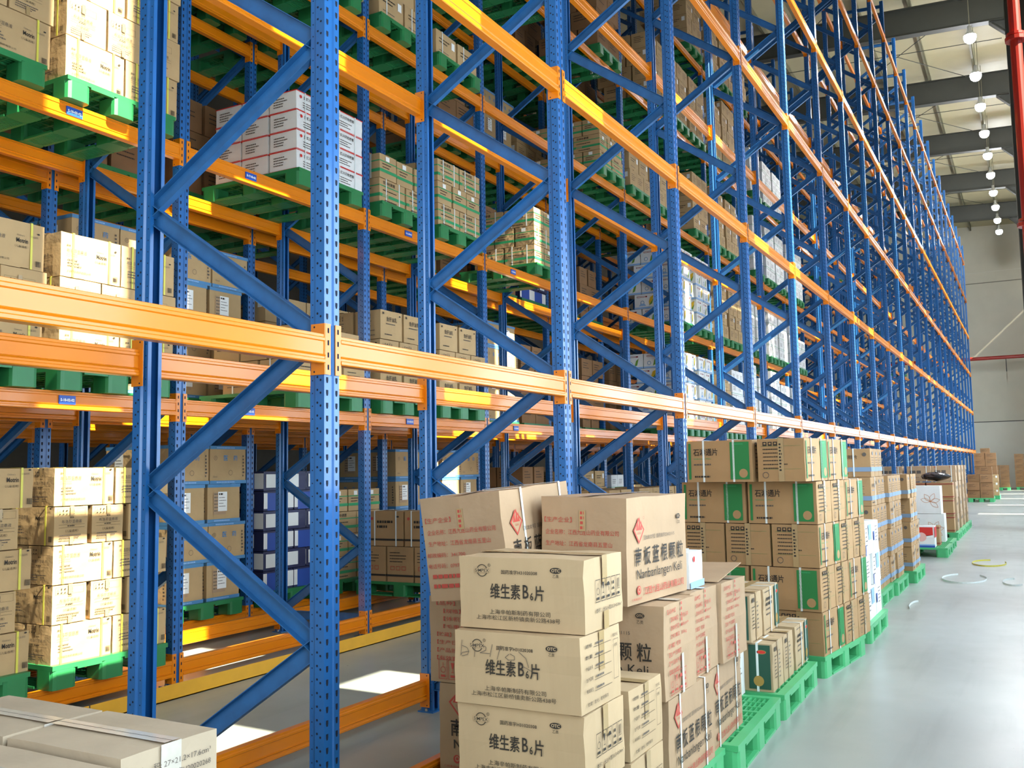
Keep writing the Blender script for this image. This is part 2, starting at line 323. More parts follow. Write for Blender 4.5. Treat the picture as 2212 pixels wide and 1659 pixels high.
# --- syrup carton (.43 x .24 x .235)
mlong = [('t', '美林', .055, .200, .030, .014, 'k', .01), ('t', '布洛芬混悬液', .115, .170, .145, .026, 'g', .0), ('t', "Children's", .285, .196, .05, .010, 'g'), ('t', 'Motrin', .295, .165, .075, .028, 'k', .02), ('t', '（儿童适用）', .290, .128, .085, .015, 'k'), ('pl', [(.04, .148), (.12, .148)], .0014, 'k'), ('pl', [(.04, .136), (.12, .136)], .0014, 'k'),
         ('li', .05, .115, .12, 3, .018, .008, 'g'), ('t', '上海强生制药有限公司', .13, .040, .17, .013, 'k'), ('t', '（儿童适用）', .375, .200, .05, .012, 'g'), ('o', .40, .222, .009, .005, 'k')]+[('r', .385+i*.0038, .02, .387+i*.0038, .055, 'k') for i in range(9)]
mshort = icons(.028, .180, .021, 'k', 8, True)[:]
mshort = [('fr', .022, .178, .218, .222, .001, 'k')]+icons(.028, .180, .021, 'k', 5, False)+[('t', '美林', .12, .165, .028, .012, 'k', .01), ('t', '布洛芬混悬液', .12, .140, .14, .022, 'g'), ('pl', [(.03, .122), (.21, .122)], .0014, 'k'), ('li', .09, .117, .07, 1, .01, .006, 'k'), ('pl', [(.03, .104), (.21, .104)], .0014, 'k'), ('t', '（儿童适用）', .12, .083, .09, .016, 'k'), ('li', .035, .06, .15, 3, .014, .006, 'g'), ('r', .107, .0, .133, .05, 'T'), ('r', .107, .175, .133, .235, 'T')]
kind('mo', 'syrup_carton', .43, .24, .235, K_TAN, mlong, mshort, straps=(.16, .82), strapmat=STRAP_Y)
# --- blue edged medicine carton (.45 x .40 x .345)
ylong = [('r', 0, 0, .45, .030, 'B'), ('r', 0, .315, .45, .345, 'B'), ('t', '医', .19, .235, .05, .048, 'B', .01), ('t', '药', .31, .235, .05, .048, 'B', .01), ('ring', .065, .235, .020, .003, 'g'), ('t', '药', .065, .235, .015, .02, 'g'), ('ring', .25, .10, .024, .003, 'g'), ('li', .40, .26, .025, 7, .03, .016, 'g'), ('t', '10ml', .06, .065, .05, .016, 'g'), ('li', .08, .02, .3, 1, .02, .010, 'LB'), ('li', .08, .333, .3, 1, .02, .010, 'LB')]
yshort = [('r', 0, 0, .40, .030, 'B'), ('r', 0, .315, .40, .345, 'B'), ('r', .07, .07, .22, .27, 'nk'), ('li', .08, .26, .13, 6, .03, .010, 'g'), ('r', .125, .10, .235, .275, 'w'), ('li', .135, .262, .09, 1, .02, .016, 'k'), ('li', .135, .225, .09, 4, .026, .006, 'g'), ('li', .08, .02, .25, 1, .02, .010, 'LB')]
kind('yy', 'medicine_carton', .45, .40, .345, K_TAN, ylong, yshort)
# --- fish oil carton
flong = [('t', '鱼肝油乳', .17, .19, .16, .045, 'k', .01), ('li', .08, .15, .18, 1, .02, .010, 'g'), ('li', .06, .05, .2, 1, .02, .010, 'k'), ('o', .30, .235, .012, .008, 'k'), ('li', .03, .25, .04, 1, .02, .02, 'k')]
fshort = icons(.03, .19, .03, 'k', 5, False)+[('li', .04, .17, .2, 7, .022, .007, 'g'), ('ring', .15, .23, .015, .002, 'k')]
kind('fo', 'fish_oil_carton', .345, .30, .275, K_TAN, flong, fshort)
# --- white carton with red edges
wlong = [('r', 0, .160, .44, .168, 'rr'), ('r', 0, 0, .44, .005, 'rr'), ('t', '蜜炼川贝枇杷膏', .20, .12, .22, .030, 'k', .01), ('o', .055, .12, .014, .014, 'rr'), ('li', .08, .08, .25, 3, .02, .008, 'g')]
wshort = [('r', 0, .160, .30, .168, 'rr'), ('r', 0, 0, .30, .005, 'rr'), ('li', .05, .12, .18, 4, .022, .009, 'g')]
kind('wr', 'white_syrup_carton', .44, .30, .168, K_WHITE, wlong, wshort, straps=(.25, .75), strapmat=STRAP_W, tape=None)
# --- green striped kraft carton
glong = [('r', 0, .055, .42, .085, 'G2'), ('r', 0, .155, .42, .165, 'G2'), ('t', '安神补脑液', .15, .195, .19, .035, 'k', .01), ('li', .05, .125, .3, 1, .02, .010, 'k')]+[('po', [(.04+i*.014, .055), (.047+i*.014, .055), (.057+i*.014, .085), (.050+i*.014, .085)], 'K') for i in range(7)]+[('li', .08, .03, .25, 1, .02, .010, 'k')]
gshort = [('r', 0, .055, .27, .085, 'G2'), ('r', 0, .155, .27, .165, 'G2'), ('r', .09, .17, .15, .215, 'w'), ('li', .04, .14, .18, 2, .03, .010, 'k')]
kind('gs', 'tonic_carton', .42, .27, .235, K_TAN, glong, gshort, straps=(.25, .75), strapmat=STRAP_W)
# --- white mango drink style carton with red label bar
alng = [('r', .05, .20, .24, .225, 'ol'), ('li', .06, .218, .17, 1, .02, .012, 'w'), ('po', [(.30, .20), (.36, .23), (.34, .12), (.28, .06), (.27, .12)][::-1], 'y'), ('po', [(.27, .05), (.30, .10), (.36, .17), (.33, .08)], 'lg'), ('r', .0, .0, .40, .03, 'LB'), ('ring', .15, .11, .035, .008, 'B'), ('po', [(.08, .05), (.22, .05), (.18, .09), (.12, .09)], 'LB')]
asht = [('r', .06, .20, .24, .225, 'ol'), ('li', .07, .218, .16, 1, .02, .012, 'w'), ('po', [(.20, .14), (.25, .18), (.22, .06), (.17, .04)][::-1], 'lg'), ('ring', .10, .09, .035, .008, 'B'), ('r', 0, 0, .33, .03, 'LB')]
kind('wa', 'white_drink_carton', .40, .33, .262, K_WHITE, alng, asht, tape='w')
# --- plain kraft, brown, white cartons
plong = [('li', .06, .19, .22, 2, .035, .012, 'k'), ('li', .06, .06, .25, 1, .02, .008, 'g'), ('r', .30, .14, .36, .22, 'w')]
pshort = [('li', .05, .20, .18, 4, .03, .008, 'k')]
kind('pk', 'kraft_carton', .40, .30, .27, K_TAN, plong, pshort, straps=(.3,), strapmat=STRAP_W)
kind('pb', 'brown_carton', .42, .31, .28, K_DARK, [('li', .05, .22, .25, 3, .04, .012, 'k')], [('li', .05, .22, .2, 3, .04, .010, 'k')])
kind('bn', 'striped_brown_carton', .45, .33, .36, K_MID, [('r', 0, .055, .45, .075, 'k'), ('li', .12, .26, .22, 2, .05, .025, 'k'), ('o', .38, .30, .02, .009, 'k'), ('o', .055, .28, .016, .016, 'r')], [('r', 0, .055, .33, .075, 'k'), ('li', .04, .30, .22, 4, .03, .008, 'k')]+[('fr', .05+.07*i, .12, .10+.07*i, .16, .005, 'r') for i in range(3)], straps=(.2, .8), strapmat=STRAP_W)
kind('wh', 'white_medicine_carton', .40, .28, .25, K_WHITE, [('r', 0, .03, .40, .037, 'G2'), ('li', .05, .17, .25, 3, .03, .010, 'g')], [('r', 0, .03, .28, .037, 'G2'), ('li', .05, .17, .15, 3, .03, .010, 'g')], tape='w')
# --- pale blue banded carton
kind('bb', 'banded_carton', .42, .26, .292, K_MID, [('r', 0, .055, .42, .10, 'PB'), ('t', '消炎利胆片', .17, .205, .24, .040, 'k', .01), ('li', .05, .16, .18, 1, .02, .008, 'PB'), ('li', .05, .04, .22, 1, .02, .012, 'k'), ('o', .36, .23, .02, .02, 'g')], [('r', 0, .055, .26, .10, 'PB'), ('o', .13, .24, .02, .02, 'PB'), ('li', .04, .20, .17, 4, .025, .006, 'g')], straps=(.6,), strapmat=STRAP_W)
# --- white carton with sky blue panel
kind('bw', 'blue_panel_white_carton', .45, .32, .268, K_WHITE, [('r', .18, .12, .34, .25, 'LB'), ('r', 0, .0, .03, .09, 'B2'), ('li', .03, .23, .10, 5, .035, .010, 'g')], [('r', .0, .10, .05, .18, 'B2'), ('li', .1, .22, .15, 5, .03, .008, 'g')], tape='w')
# --- green ended carton (.41 x .285 x .28)
zl = [('li', .03, .255, .21, 1, .02, .006, 'g'), ('li', .06, .215, .15, 2, .03, .018, 'k'), ('li', .06, .15, .12, 2, .03, .010, 'g'), ('r', .27, .015, .395, .265, 'DG'), ('o', .345, .225, .028, .012, 'gold'), ('o', .345, .225, .024, .009, 'rr'), ('o', .325, .06, .030, .030, 'gold'), ('li', .03, .03, .14, 1, .02, .006, 'k')]
zs = [('r', .035+i*.02, .225, .051+i*.02, .250, 'k') for i in range(3)]+[('li', .035, .20, .07, 7, .02, .006, 'k'), ('li', .14, .22, .05, 7, .025, .008, 'g'), ('r', .12, 0, .14, .28, 'T'), ('r', 0, .0, .008, .28, 'K')]
kind('zq', 'green_panel_carton', .41, .285, .275, K_LIGHT, zl, zs, straps=(.42, .78), strapmat=STRAP_W)
kind('zqn', 'green_panel_carton', .41, .285, .275, K_LIGHT, zl, zs)
# --- tonic cartons of the far aisle pallet and the white flower carton
kind('pu', 'tonic_box_carton', .44, .33, .31, K_NBL, [('li', .06, .22, .3, 1, .05, .06, 'g'), ('li', .05, .29, .05, 1, .02, .014, 'r'), ('li', .33, .29, .05, 1, .02, .014, 'r'), ('li', .08, .09, .22, 1, .02, .008, 'g')], [('li', .06, .22, .2, 1, .05, .05, 'g')], straps=(.2, .82), strapmat=STRAP_W)
kind('rb', 'red_edged_carton', .46, .34, .31, K_MID, [('r', 0, .27, .46, .285, 'ol'), ('r', 0, .03, .46, .045, 'ol')], [('r', 0, .27, .34, .285, 'ol'), ('r', 0, .03, .34, .045, 'ol')])
kind('fl', 'flower_print_carton', .66, .42, .46, K_WHITE, [('li', .06, .36, .3, 1, .02, .012, 'g'), ('r', .05, .24, .18, .255, 'k')], [('li', .05, .36, .2, 1, .02, .012, 'g')], tape='w')
def petal(cx, cy, ang, L, w):
    P = []
    for i in range(13):
        t = i/12; s_ = math.sin(math.pi*t)*w; P.append((L*t, s_))
    P += [(L*(1-i/12), -math.sin(math.pi*(1-i/12))*w) for i in range(13)]
    return ('pl', [(cx+x*math.cos(ang)-y*math.sin(ang), cy+x*math.sin(ang)+y*math.cos(ang)) for x, y in P], .005, 'or')
flw = [petal(.50, .20, a, .15, .035) for a in (1.1, 2.2, .2, -.7, 2.9)]
kind('flf', 'flower_print_carton', .66, .42, .46, K_WHITE, [('li', .06, .38, .3, 1, .02, .012, 'g'), ('r', .05, .28, .18, .295, 'k')]+flw, flw[:1], tape='w')
kind('rw', 'red_and_white_carton', .52, .34, .33, K_WHITE, [('r', .0, .15, .50, .31, 'rr'), ('po', [(.0, .15), (.20, .13), (.38, .17), (.50, .19), (.50, .15)][::-1], 'w'), ('o', .10, .24, .04, .04, 'w'), ('t', 'N', .10, .24, .03, .035, 'B2', .03), ('o', .33, .16, .075, .07, 'pk'), ('r', 0, 0, .52, .03, 'B2'), ('r', 0, .03, .52, .05, 'LB'), ('li', .10, .285, .22, 1, .02, .012, 'w')], [('r', 0, .15, .34, .31, 'rr')], tape='w')
# big plain moving carton in the near left corner
kind('bg', 'shipping_carton', .44, .31, .28, mat('kraft_pale', 'b8a68c', .8, noise=.08, nscale=6, bump=.25, bscale=18), [('t', '积: 27×21.2×17.6cm³', .22, .16, .24, .02, 'g')], [('r', .118, .19, .182, .28, 'C'), ('t', '体    积: 27×21.2×17.6cm³', .165, .232, .23, .018, 'g'), ('t', '国药准字H20020268', .195, .203, .17, .017, 'g'), ('li', .04, .17, .2, 3, .03, .012, 'g')], tape='C')
# ------------------------------------------------------------------ pallet
def pallet_mesh(name, a, b, m, runners='x', h=.144):
    mb = MB(); d = .028
    for y0, y1 in ((0, .05), (b-.05, b)): mb.box((0, y0, h-d), (a, y1, h), m)
    for x0, x1 in ((0, .05), (a-.05, a)): mb.box((x0, .05, h-d), (x1, b-.05, h), m)
    nx = 9; ny = 9
    for i in range(1, nx):
        x = .05+(a-.1)*i/nx; w = .013 if i not in (3, 6) else .03; mb.box((x-w/2, .05, h-d*.9), (x+w/2, b-.05, h-.001), m)
    for j in range(1, ny):
        y = .05+(b-.1)*j/ny; w = .013 if j not in (3, 6) else .03; mb.box((.05, y-w/2, h-d*.85), (a-.05, y+w/2, h-.002), m)
    for j in range(1, 36):
        y = .05+(b-.1)*j/36; mb.box((.05, y-.0025, h-d*.6), (a-.05, y+.0025, h-.004), m)
    # nine feet with rounded front corners
    fw_ = .17; xs = (0, a/2-fw_/2, a-fw_); ys = (0, b/2-fw_/2, b-fw_); r = .03
    for x in xs:
        for y in ys:
            pr = [(x+r, y), (x+fw_-r, y), (x+fw_-.009, y+.009), (x+fw_, y+r), (x+fw_, y+fw_-r), (x+fw_-.009, y+fw_-.009), (x+fw_-r, y+fw_), (x+r, y+fw_), (x+.009, y+fw_-.009), (x, y+fw_-r), (x, y+r), (x+.009, y+.009)]
            mb.prism(pr, 'z', 0, h-d+.001, m)
    # bottom skids with small grilles beside the openings
    if runners == 'x':
        for y in ys:
            for xa, xb in ((fw_, a/2-fw_/2), (a/2+fw_/2, a-fw_)):
                mb.box((xa, y, 0), (xb, y+.025, .014), m); mb.box((xa, y+fw_-.025, 0), (xb, y+fw_, .014), m)
                for i in range(14):
                    x = xa+(xb-xa)*(i+.5)/14; mb.box((x-.005, y+.02, .001), (x+.005, y+fw_-.02, .012), m)
    else:
        for x in xs:
            for ya, yb in ((fw_, b/2-fw_/2), (b/2+fw_/2, b-fw_)):
                mb.box((x, ya, 0), (x+.025, yb, .014), m); mb.box((x+fw_-.025, ya, 0), (x+fw_, yb, .014), m)
                for i in range(14):
                    y = ya+(yb-ya)*(i+.5)/14; mb.box((x+.02, y-.005, .001), (x+fw_-.02, y+.005, .012), m)
    # grille lips above the openings
    for xa, xb in ((fw_, a/2-fw_/2), (a/2+fw_/2, a-fw_)): mb.box((xa, .0, h-d-.012), (xb, .01, h-d), m)
    return mb.mesh(name)
PAL_A = pallet_mesh('plastic_pallet', 1.03, 1.04, M_GREENL, 'x')
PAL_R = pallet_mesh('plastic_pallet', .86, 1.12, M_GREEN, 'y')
PAL_B = pallet_mesh('plastic_pallet', 1.03, .86, M_GREENL, 'x')
def pallet(me, x, y, z, label, group, rz=0):
    o = link('plastic_pallet', me, (x, y, z), rz); tag(o, label, 'pallet', group); return o
# ------------------------------------------------------------------ rack frames and beams
LB = 2.1507; ZT = [.226, 2.03, 3.88, 5.72, 7.54, 9.31, 11.14]; HT = 11.92; D = .96
def post_mesh(flip):
    o = [(-.045, 0), (-.014, 0), (-.009, .006), (.009, .006), (.014, 0), (.045, 0), (.045, .045), (.036, .052), (.036, .078), (.018, .078), (.018, .075), (.033, .075), (.033, .050), (.042, .043),
         (.042, .003), (.016, .003), (.011, .009), (-.011, .009), (-.016, .003), (-.042, .003), (-.042, .043), (-.033, .050), (-.033, .075), (-.018, .075), (-.018, .078), (-.036, .078), (-.036, .052), (-.045, .045)]
    s = -1 if flip else 1; pr = [(x, s*y) for x, y in o]
    if flip: pr = pr[::-1]
    mb = MB(); mb.prism(pr, 'z', 0, HT, M_BLUE)
    n = int((HT-.1)/.05)
    for i in range(n):
        z = .06+i*.05; e = .0006
        for x in (-.028, .028):
            q = [(x-.0065, z+.011), (x-.0065, z-.002), (x-.004, z-.012), (x+.004, z-.012), (x+.0065, z-.002), (x+.0065, z+.011)]
            mb.poly([(u, -e*s, v) for u, v in (q if not flip else q[::-1])], M_HOLE)
        for sx in (-1, 1):
            for y, dz in ((.018, 0), (.034, .012)):
                c = [(sx*(.045+e), s*(y+.005*math.cos(t*math.pi/3)), z+dz+.005*math.sin(t*math.pi/3)) for t in range(6)]
                mb.poly(c, M_HOLE)
            y = .066; c = [(sx*(.036+e), s*(y+.003*math.cos(t*math.pi/3)), z+.003*math.sin(t*math.pi/3)) for t in range(6)]; mb.poly(c, M_HOLE)
    return mb.mesh('post')
POST_F, POST_R = post_mesh(False), post_mesh(True)
def plate_mesh(s):
    mb = MB(); mb.box((-.07, min(-.01*s, .10*s), -.0), (.07, max(-.01*s, .10*s), .008), M_BLUE)
    for x in (-.058, .058): mb.tube((x, .045*s, .008), (x, .045*s, .022), .010, M_STEEL, 6)
    return mb.mesh('base_plate')
BP_F, BP_R = plate_mesh(1), plate_mesh(-1)
def brace_mesh(p, q):
    mb = MB(); p = Vector(p); q = Vector(q); d = (q-p).normalized(); nrm = Vector((1, 0, 0)); wd = d.cross(nrm)
    # thin channel: web and two lips
    mb.bar(p, q, wd, .074, .003, M_BRACE)
    for sgn in (-1, 1): mb.bar(p+wd*sgn*.0355-nrm*.014, q+wd*sgn*.0355-nrm*.014, wd, .003, .030, M_BRACE)
    for c in (p, q): mb.tube(c-nrm*.030, c+nrm*.030, .009, M_STEEL, 8)
    return mb.mesh('brace')
BR = []; SK = -.10
yf, yr = .05, D-.05; z = .19; side = 1
pts = []
while z < HT-.1: pts.append((SK if side else 0, yr if side else yf, z)); z += .6; side = 1-side
for p, q in zip(pts, pts[1:]): BR.append(brace_mesh(p, q))
BR.append(brace_mesh((0, yf, .16), (SK, yr, .16))); BR.append(brace_mesh((0, yf, HT-.12), (SK, yr, HT-.12)))
FR0 = None
RACKS = [('aisle', 0.0, 0.0, -1, 22, -.045), ('second', 2.885, 0.0, -1, 22, 1.803), ('third', 4.17, 0.0, -1, 22, 1.66), ('fourth', 7.0, 0.0, 0, 22, 1.38), ('fifth', 8.25, 0.0, 2, 22, 1.25)]
RNAME = {'aisle': 'front rack', 'second': 'second rack back', 'third': 'third rack back', 'fourth': 'fourth rack back', 'fifth': 'rearmost rack'}
def frame_at(x, y, label):
    global FR0
    if FR0 is None:
        r = link('rack_upright_frame', None, (x, y, 0)); r.empty_display_size = .2
        tag(r, label, 'rack frame', 'blue upright frames of the pallet racks')
        child(r, 'post', POST_F); child(r, 'post', POST_R, (SK, D, 0)); child(r, 'base_plate', BP_F); child(r, 'base_plate', BP_R, (SK, D, 0))
        for b in BR: child(r, 'brace', b)
        FR0 = r; return r
    c = copy_tree(FR0, loc=(x, y, 0)); c['label'] = label; return c
# beams --------------------------------------------------------------
BH = .115
def beam_prof(s):   # (y, z) outline of the ridged box beam; s=+1 front face towards -y
    z1 = -.042; z0 = z1-BH
    fr = [(-.006, z0), (-.010, z0+.004), (-.010, z0+.014), (-.006, z0+.018), (-.006, z0+.026), (-.011, z0+.031), (-.003, z0+.036), (-.003, z1-.030), (-.008, z1-.026), (-.008, z1-.016), (-.004, z1-.012), (-.004, z1-.002), (-.001, z1)]
    p = [(.034-y, z) for y, z in fr[::-1]]+fr
    return [(s*y, z) for y, z in (p if s > 0 else p[::-1])]
def conn(mb, x, sgn, s):    # hooked end plate: sgn +1 = at the left end (post on its left)
    m = M_ORANGE
    ys = sorted((-.006*s, .062*s)); mb.box((min(x, x+sgn*.004), ys[0], -.2), (max(x, x+sgn*.004), ys[1], 0), m)
    ya, yb = sorted((-.007*s, -.003*s)); mb.box((min(x, x-sgn*.032), ya, -.2), (max(x, x-sgn*.032), yb, 0), m)
    for i in range(4):
        zc = -.027-i*.048; yy = -.0078*s
        q = [(x-sgn*.017-.0045, yy, zc-.010), (x-sgn*.017+.0045, yy, zc-.010), (x-sgn*.017+.0045, yy, zc+.010), (x-sgn*.017-.0045, yy, zc+.010)]
        mb.poly(q if s > 0 else q[::-1], M_HOLE)
    for zc in (-.012, -.188):
        mb.tube((x+sgn*.0042, .045*s, zc), (x+sgn*.0052, .045*s, zc), .004, M_HOLE, 6)
def beam_meshes(s):
    a = MB(); a.prism(beam_prof(s), 'x', .049, LB-.049, M_ORANGE)
    l = MB(); conn(l, .0465, 1, s); r = MB(); conn(r, LB-.0465, -1, s)
    return a.mesh('rack_beam'), l.mesh('end_connector'), r.mesh('end_connector')
BF, BB = beam_meshes(1), beam_meshes(-1)
frames_done = 0; cand = []
for nm, y, _, i0, i1, xo in RACKS:
    for i in range(i0, i1+1):
        x = xo+i*LB
        if seen([(x, y+a, z) for a in (0, D) for z in (0, 3, 6, 9, HT)], 500):
            frame_at(x, y, 'blue upright frame of the %s, %s from the near end' % (RNAME[nm], ORD[i-i0+1]))
        if i < i1:
            for lv, zt in enumerate(ZT):
                if nm in ('fourth', 'fifth') and lv > 5: continue
                for s, yy in ((1, y), (-1, y+D)):
                    P = [(x+a, yy, zt-b) for a in (0, LB*.5, LB) for b in (0, .2)]
                    if not seen(P, 200): continue
                    q = px((x+LB*.6, yy, zt-.1)); zz = q[2] if q else 1.0
                    hid = 1 if nm in ('aisle', 'second') else (1.6 if nm == 'third' else 3)
                    cand.append((zz*hid*(1 if s > 0 or nm == 'aisle' else 1.25), nm, i, i-i0+1, lv, s, x if s > 0 else x+SK, yy, zt))
cand.sort()
LVN = ['ground', 'first', 'second', 'third', 'fourth', 'fifth', 'sixth']
B0 = {}
far = MB()
for n, (_, nm, i, bi, lv, s, x, yy, zt) in enumerate(cand):
    if n < 300:
        me, l, r = BF if s > 0 else BB
        lab = 'orange beam, %s of %s, %s level, %s bay along' % ('aisle side' if s > 0 else 'rear side', RNAME[nm], LVN[lv], ORD[bi])
        if s not in B0:
            o = link('rack_beam', me, (x, yy, zt)); tag(o, lab, 'beam', 'orange load beams of the pallet racks', 'thing'); child(o, 'end_connector', l); child(o, 'end_connector', r); B0[s] = o
        else: o = copy_tree(B0[s], loc=(x, yy, zt)); o['label'] = lab
        if nm == 'second' and s > 0 and lv in (1, 2) and bi <= 4 or (nm == 'third' and s > 0 and lv == 1 and bi in (2, 3)):
            for hx in ((.55,) if bi == 1 else (.28,)):
                key = 'S-%02d-%02d-%02d' % (19-bi, lv+1, 2)
                sg = MB(); X = LB*hx; f = lambda u, v, o_: (X+u, -.0125-o_, -.125+v); sg.box((X, -.0125, -.125), (X+.115, -.0035, -.070), M_SIGN)
                decal(sg, f, [('t', key, .0575, .0275, .098, .019, 'w', .04)], .0004); link('location_label', sg.mesh('location_label'), (0, 0, 0), 0, o)
    else:
        b0 = len(far.v); pr = beam_prof(s); far.prism([(y_+yy, z_+zt) for y_, z_ in pr], 'x', x+.049, x+LB-.049, M_ORANGE)
        for xe, sg_ in ((x+.0465, 1), (x+LB-.0465, -1)):
            ys = sorted((yy-.006*s, yy+.062*s)); far.box((min(xe, xe+sg_*.004), ys[0], zt-.2), (max(xe, xe+sg_*.004), ys[1], zt), M_ORANGE)
            ya, yb = sorted((yy-.007*s, yy-.003*s)); far.box((min(xe, xe-sg_*.032), ya, zt-.2), (max(xe, xe-sg_*.032), yb, zt), M_ORANGE)
o = link('far_rack_beams', far.mesh('far_rack_beams')); tag(o, 'orange load beams of the distant rack bays receding to the end wall', 'beams', None, 'stuff')
# yellow floor guide rail between the first two racks
for k in range(8):
    x0, x1 = -1.3+k*2.2, .9+k*2.2-.012
    mb = MB(); mb.box((x0, 2.60, 0), (x1, 2.607, .10), M_YELLOW); mb.box((x0, 2.60, 0), (x1, 2.67, .007), M_YELLOW)
    for t in (.3, 1.1, 1.9): mb.tube((x0+t, 2.64, .006), (x0+t, 2.64, .02), .012, M_STEEL, 6)
    tag(link('guide_rail', mb.mesh('guide_rail')), 'yellow guide rail on the floor before the second rack, %s length along' % ORD[k+1], 'guide rail', 'yellow floor guide rails')
# ------------------------------------------------------------------ the hall
M_WALL = mat('cream_wall_panel', 'd3d0bd', .6, noise=.03, nscale=1.5)
M_WALLW = mat('pale_wall_base', 'dad8c8', .6, noise=.04, nscale=1.0)
M_ROOF = mat('cream_roof_sheet', 'b3ad8c', .5, noise=.04, nscale=2.0)
M_DARK = mat('dark_grey_steel', '3a3c36', .55, noise=.06, nscale=3)
M_PURL = mat('grey_purlin_steel', '6f6d58', .5)
M_RED = mat('red_pipe_paint', 'b03024', .35, coat=.3)
M_GLASSF = mat('window_frame_aluminium', 'c8ccca', .4)
def floor_mat():
    m = bpy.data.materials.new('grey_epoxy_floor'); m.use_nodes = True; nt = m.node_tree; b = nt.nodes['Principled BSDF']
    tc = nt.nodes.new('ShaderNodeTexCoord')
    def noise(sc, det, scale=(1, 1, 1)):
        mp = nt.nodes.new('ShaderNodeMapping'); mp.inputs['Scale'].default_value = scale; nt.links.new(tc.outputs['Object'], mp.inputs[0])
        n = nt.nodes.new('ShaderNodeTexNoise'); n.inputs['Scale'].default_value = sc; n.inputs['Detail'].default_value = det; nt.links.new(mp.outputs[0], n.inputs['Vector']); return n
    a = noise(.7, 6, (1, 1, 1)); r = nt.nodes.new('ShaderNodeValToRGB'); r.color_ramp.elements[0].position = .3; r.color_ramp.elements[1].position = .75
    r.color_ramp.elements[0].color = (*hexc('8e938c'), 1); r.color_ramp.elements[1].color = (*hexc('9fa49c'), 1)
    nt.links.new(a.outputs['Fac'], r.inputs[0])
    c = noise(2.2, 4, (.25, 3, 1)); r2 = nt.nodes.new('ShaderNodeValToRGB'); r2.color_ramp.elements[0].position = .55; r2.color_ramp.elements[1].position = .8
    r2.color_ramp.elements[0].color = (1, 1, 1, 1); r2.color_ramp.elements[1].color = (.80, .80, .79, 1); nt.links.new(c.outputs['Fac'], r2.inputs[0])
    mx = nt.nodes.new('ShaderNodeMix'); mx.data_type = 'RGBA'; mx.blend_type = 'MULTIPLY'; mx.inputs[0].default_value = 1
    nt.links.new(r.outputs[0], mx.inputs[6]); nt.links.new(r2.outputs[0], mx.inputs[7])
    v = nt.nodes.new('ShaderNodeTexVoronoi'); v.inputs['Scale'].default_value = 9; nt.links.new(tc.outputs['Object'], v.inputs['Vector'])
    r3 = nt.nodes.new('ShaderNodeValToRGB'); r3.color_ramp.elements[0].position = .015; r3.color_ramp.elements[1].position = .03
    r3.color_ramp.elements[0].color = (.35, .33, .3, 1); r3.color_ramp.elements[1].color = (1, 1, 1, 1); nt.links.new(v.outputs['Distance'], r3.inputs[0])
    mx2 = nt.nodes.new('ShaderNodeMix'); mx2.data_type = 'RGBA'; mx2.blend_type = 'MULTIPLY'; mx2.inputs[0].default_value = 1
    nt.links.new(mx.outputs[2], mx2.inputs[6]); nt.links.new(r3.outputs[0], mx2.inputs[7]); nt.links.new(mx2.outputs[2], b.inputs['Base Color'])
    d = noise(3, 5); mr = nt.nodes.new('ShaderNodeMapRange'); mr.inputs[3].default_value = .22; mr.inputs[4].default_value = .42; nt.links.new(d.outputs['Fac'], mr.inputs[0]); nt.links.new(mr.outputs[0], b.inputs['Roughness'])
    b.inputs['Specular IOR Level'].default_value = .5
    return m
mb = MB(); mb.box((-14, -3.2, -.2), (56, 14, 0), floor_mat()); struct('floor', mb)
XE = 55.5
mb = MB(); mb.box((XE, -3.2, 0), (XE+.2, 14.2, 3.65), M_WALLW)
for z0, z1 in ((3.66, 7.2), (7.21, 11.4), (11.41, 12.0), (12.01, 15.3)): mb.box((XE+.015*(z0 > 3.7), -3.2, z0), (XE+.2, 14.2, z1), M_WALL)
mb.box((XE-.012, -3.2, 3.63), (XE+.1, 14.2, 3.67), M_DARK); mb.box((XE-.006, -3.2, 11.98), (XE+.1, 14.2, 12.02), M_WALLW); mb.box((XE-.01, -3.2, 11.38), (XE+.1, 14.2, 11.42), M_PURL)
struct('wall_end', mb)
mb = MB(); mb.box((-14, 14, 0), (56, 14.2, 15.3), mat('brown_grey_wall_panel', '5e584c', .7, noise=.05)); struct('wall_left', mb)  # panel colour darkened to carry the lack of light behind the racks
# aisle wall with pairs of tall slot windows beside each column
PER = 6.13
slots = []
for k in range(-1, 9):
    for c in (.40, 2.00): slots.append((c+k*PER, c+.60+k*PER))
mb = MB(); y0, y1 = -3.2, -3.02; xs = -14
def zwin(x): return [(3.9, 4.72), (5.55, 10.6)] if x < 24 else [(.75, 2.1), (3.9, 4.72), (5.55, 10.6)]
def pier(a, b):
    if a < 7: mb.box((a, y0, 0), (b, y1, 15.3), M_WALL)
    else: mb.box((a, y0, 0), (b, y1, 10.17), M_WALL); mb.box((a, y0, 10.45), (b, y1, 15.3), M_WALL)
for a, b in slots:
    pier(xs, a); z = 0
    for w0, w1 in zwin(a):
        mb.box((a, y0, z), (b, y1, w0), M_WALL); z = w1
    mb.box((a, y0, z), (b, y1, 15.3), M_WALL); xs = b
pier(xs, 56); struct('wall_right', mb)
n = 0
for a, b in slots:
    n += 1; mb = MB()
    for w0, w1 in zwin(a):
        for q in ((a-.03, w0-.03, b+.03, w0+.01), (a-.03, w1-.01, b+.03, w1+.03), (a-.03, w0, a+.01, w1), (b-.01, w0, b+.03, w1)): mb.box((q[0], y1-.02, q[1]), (q[2], y1+.02, q[3]), M_GLASSF)
    struct('window_%d' % n, mb)
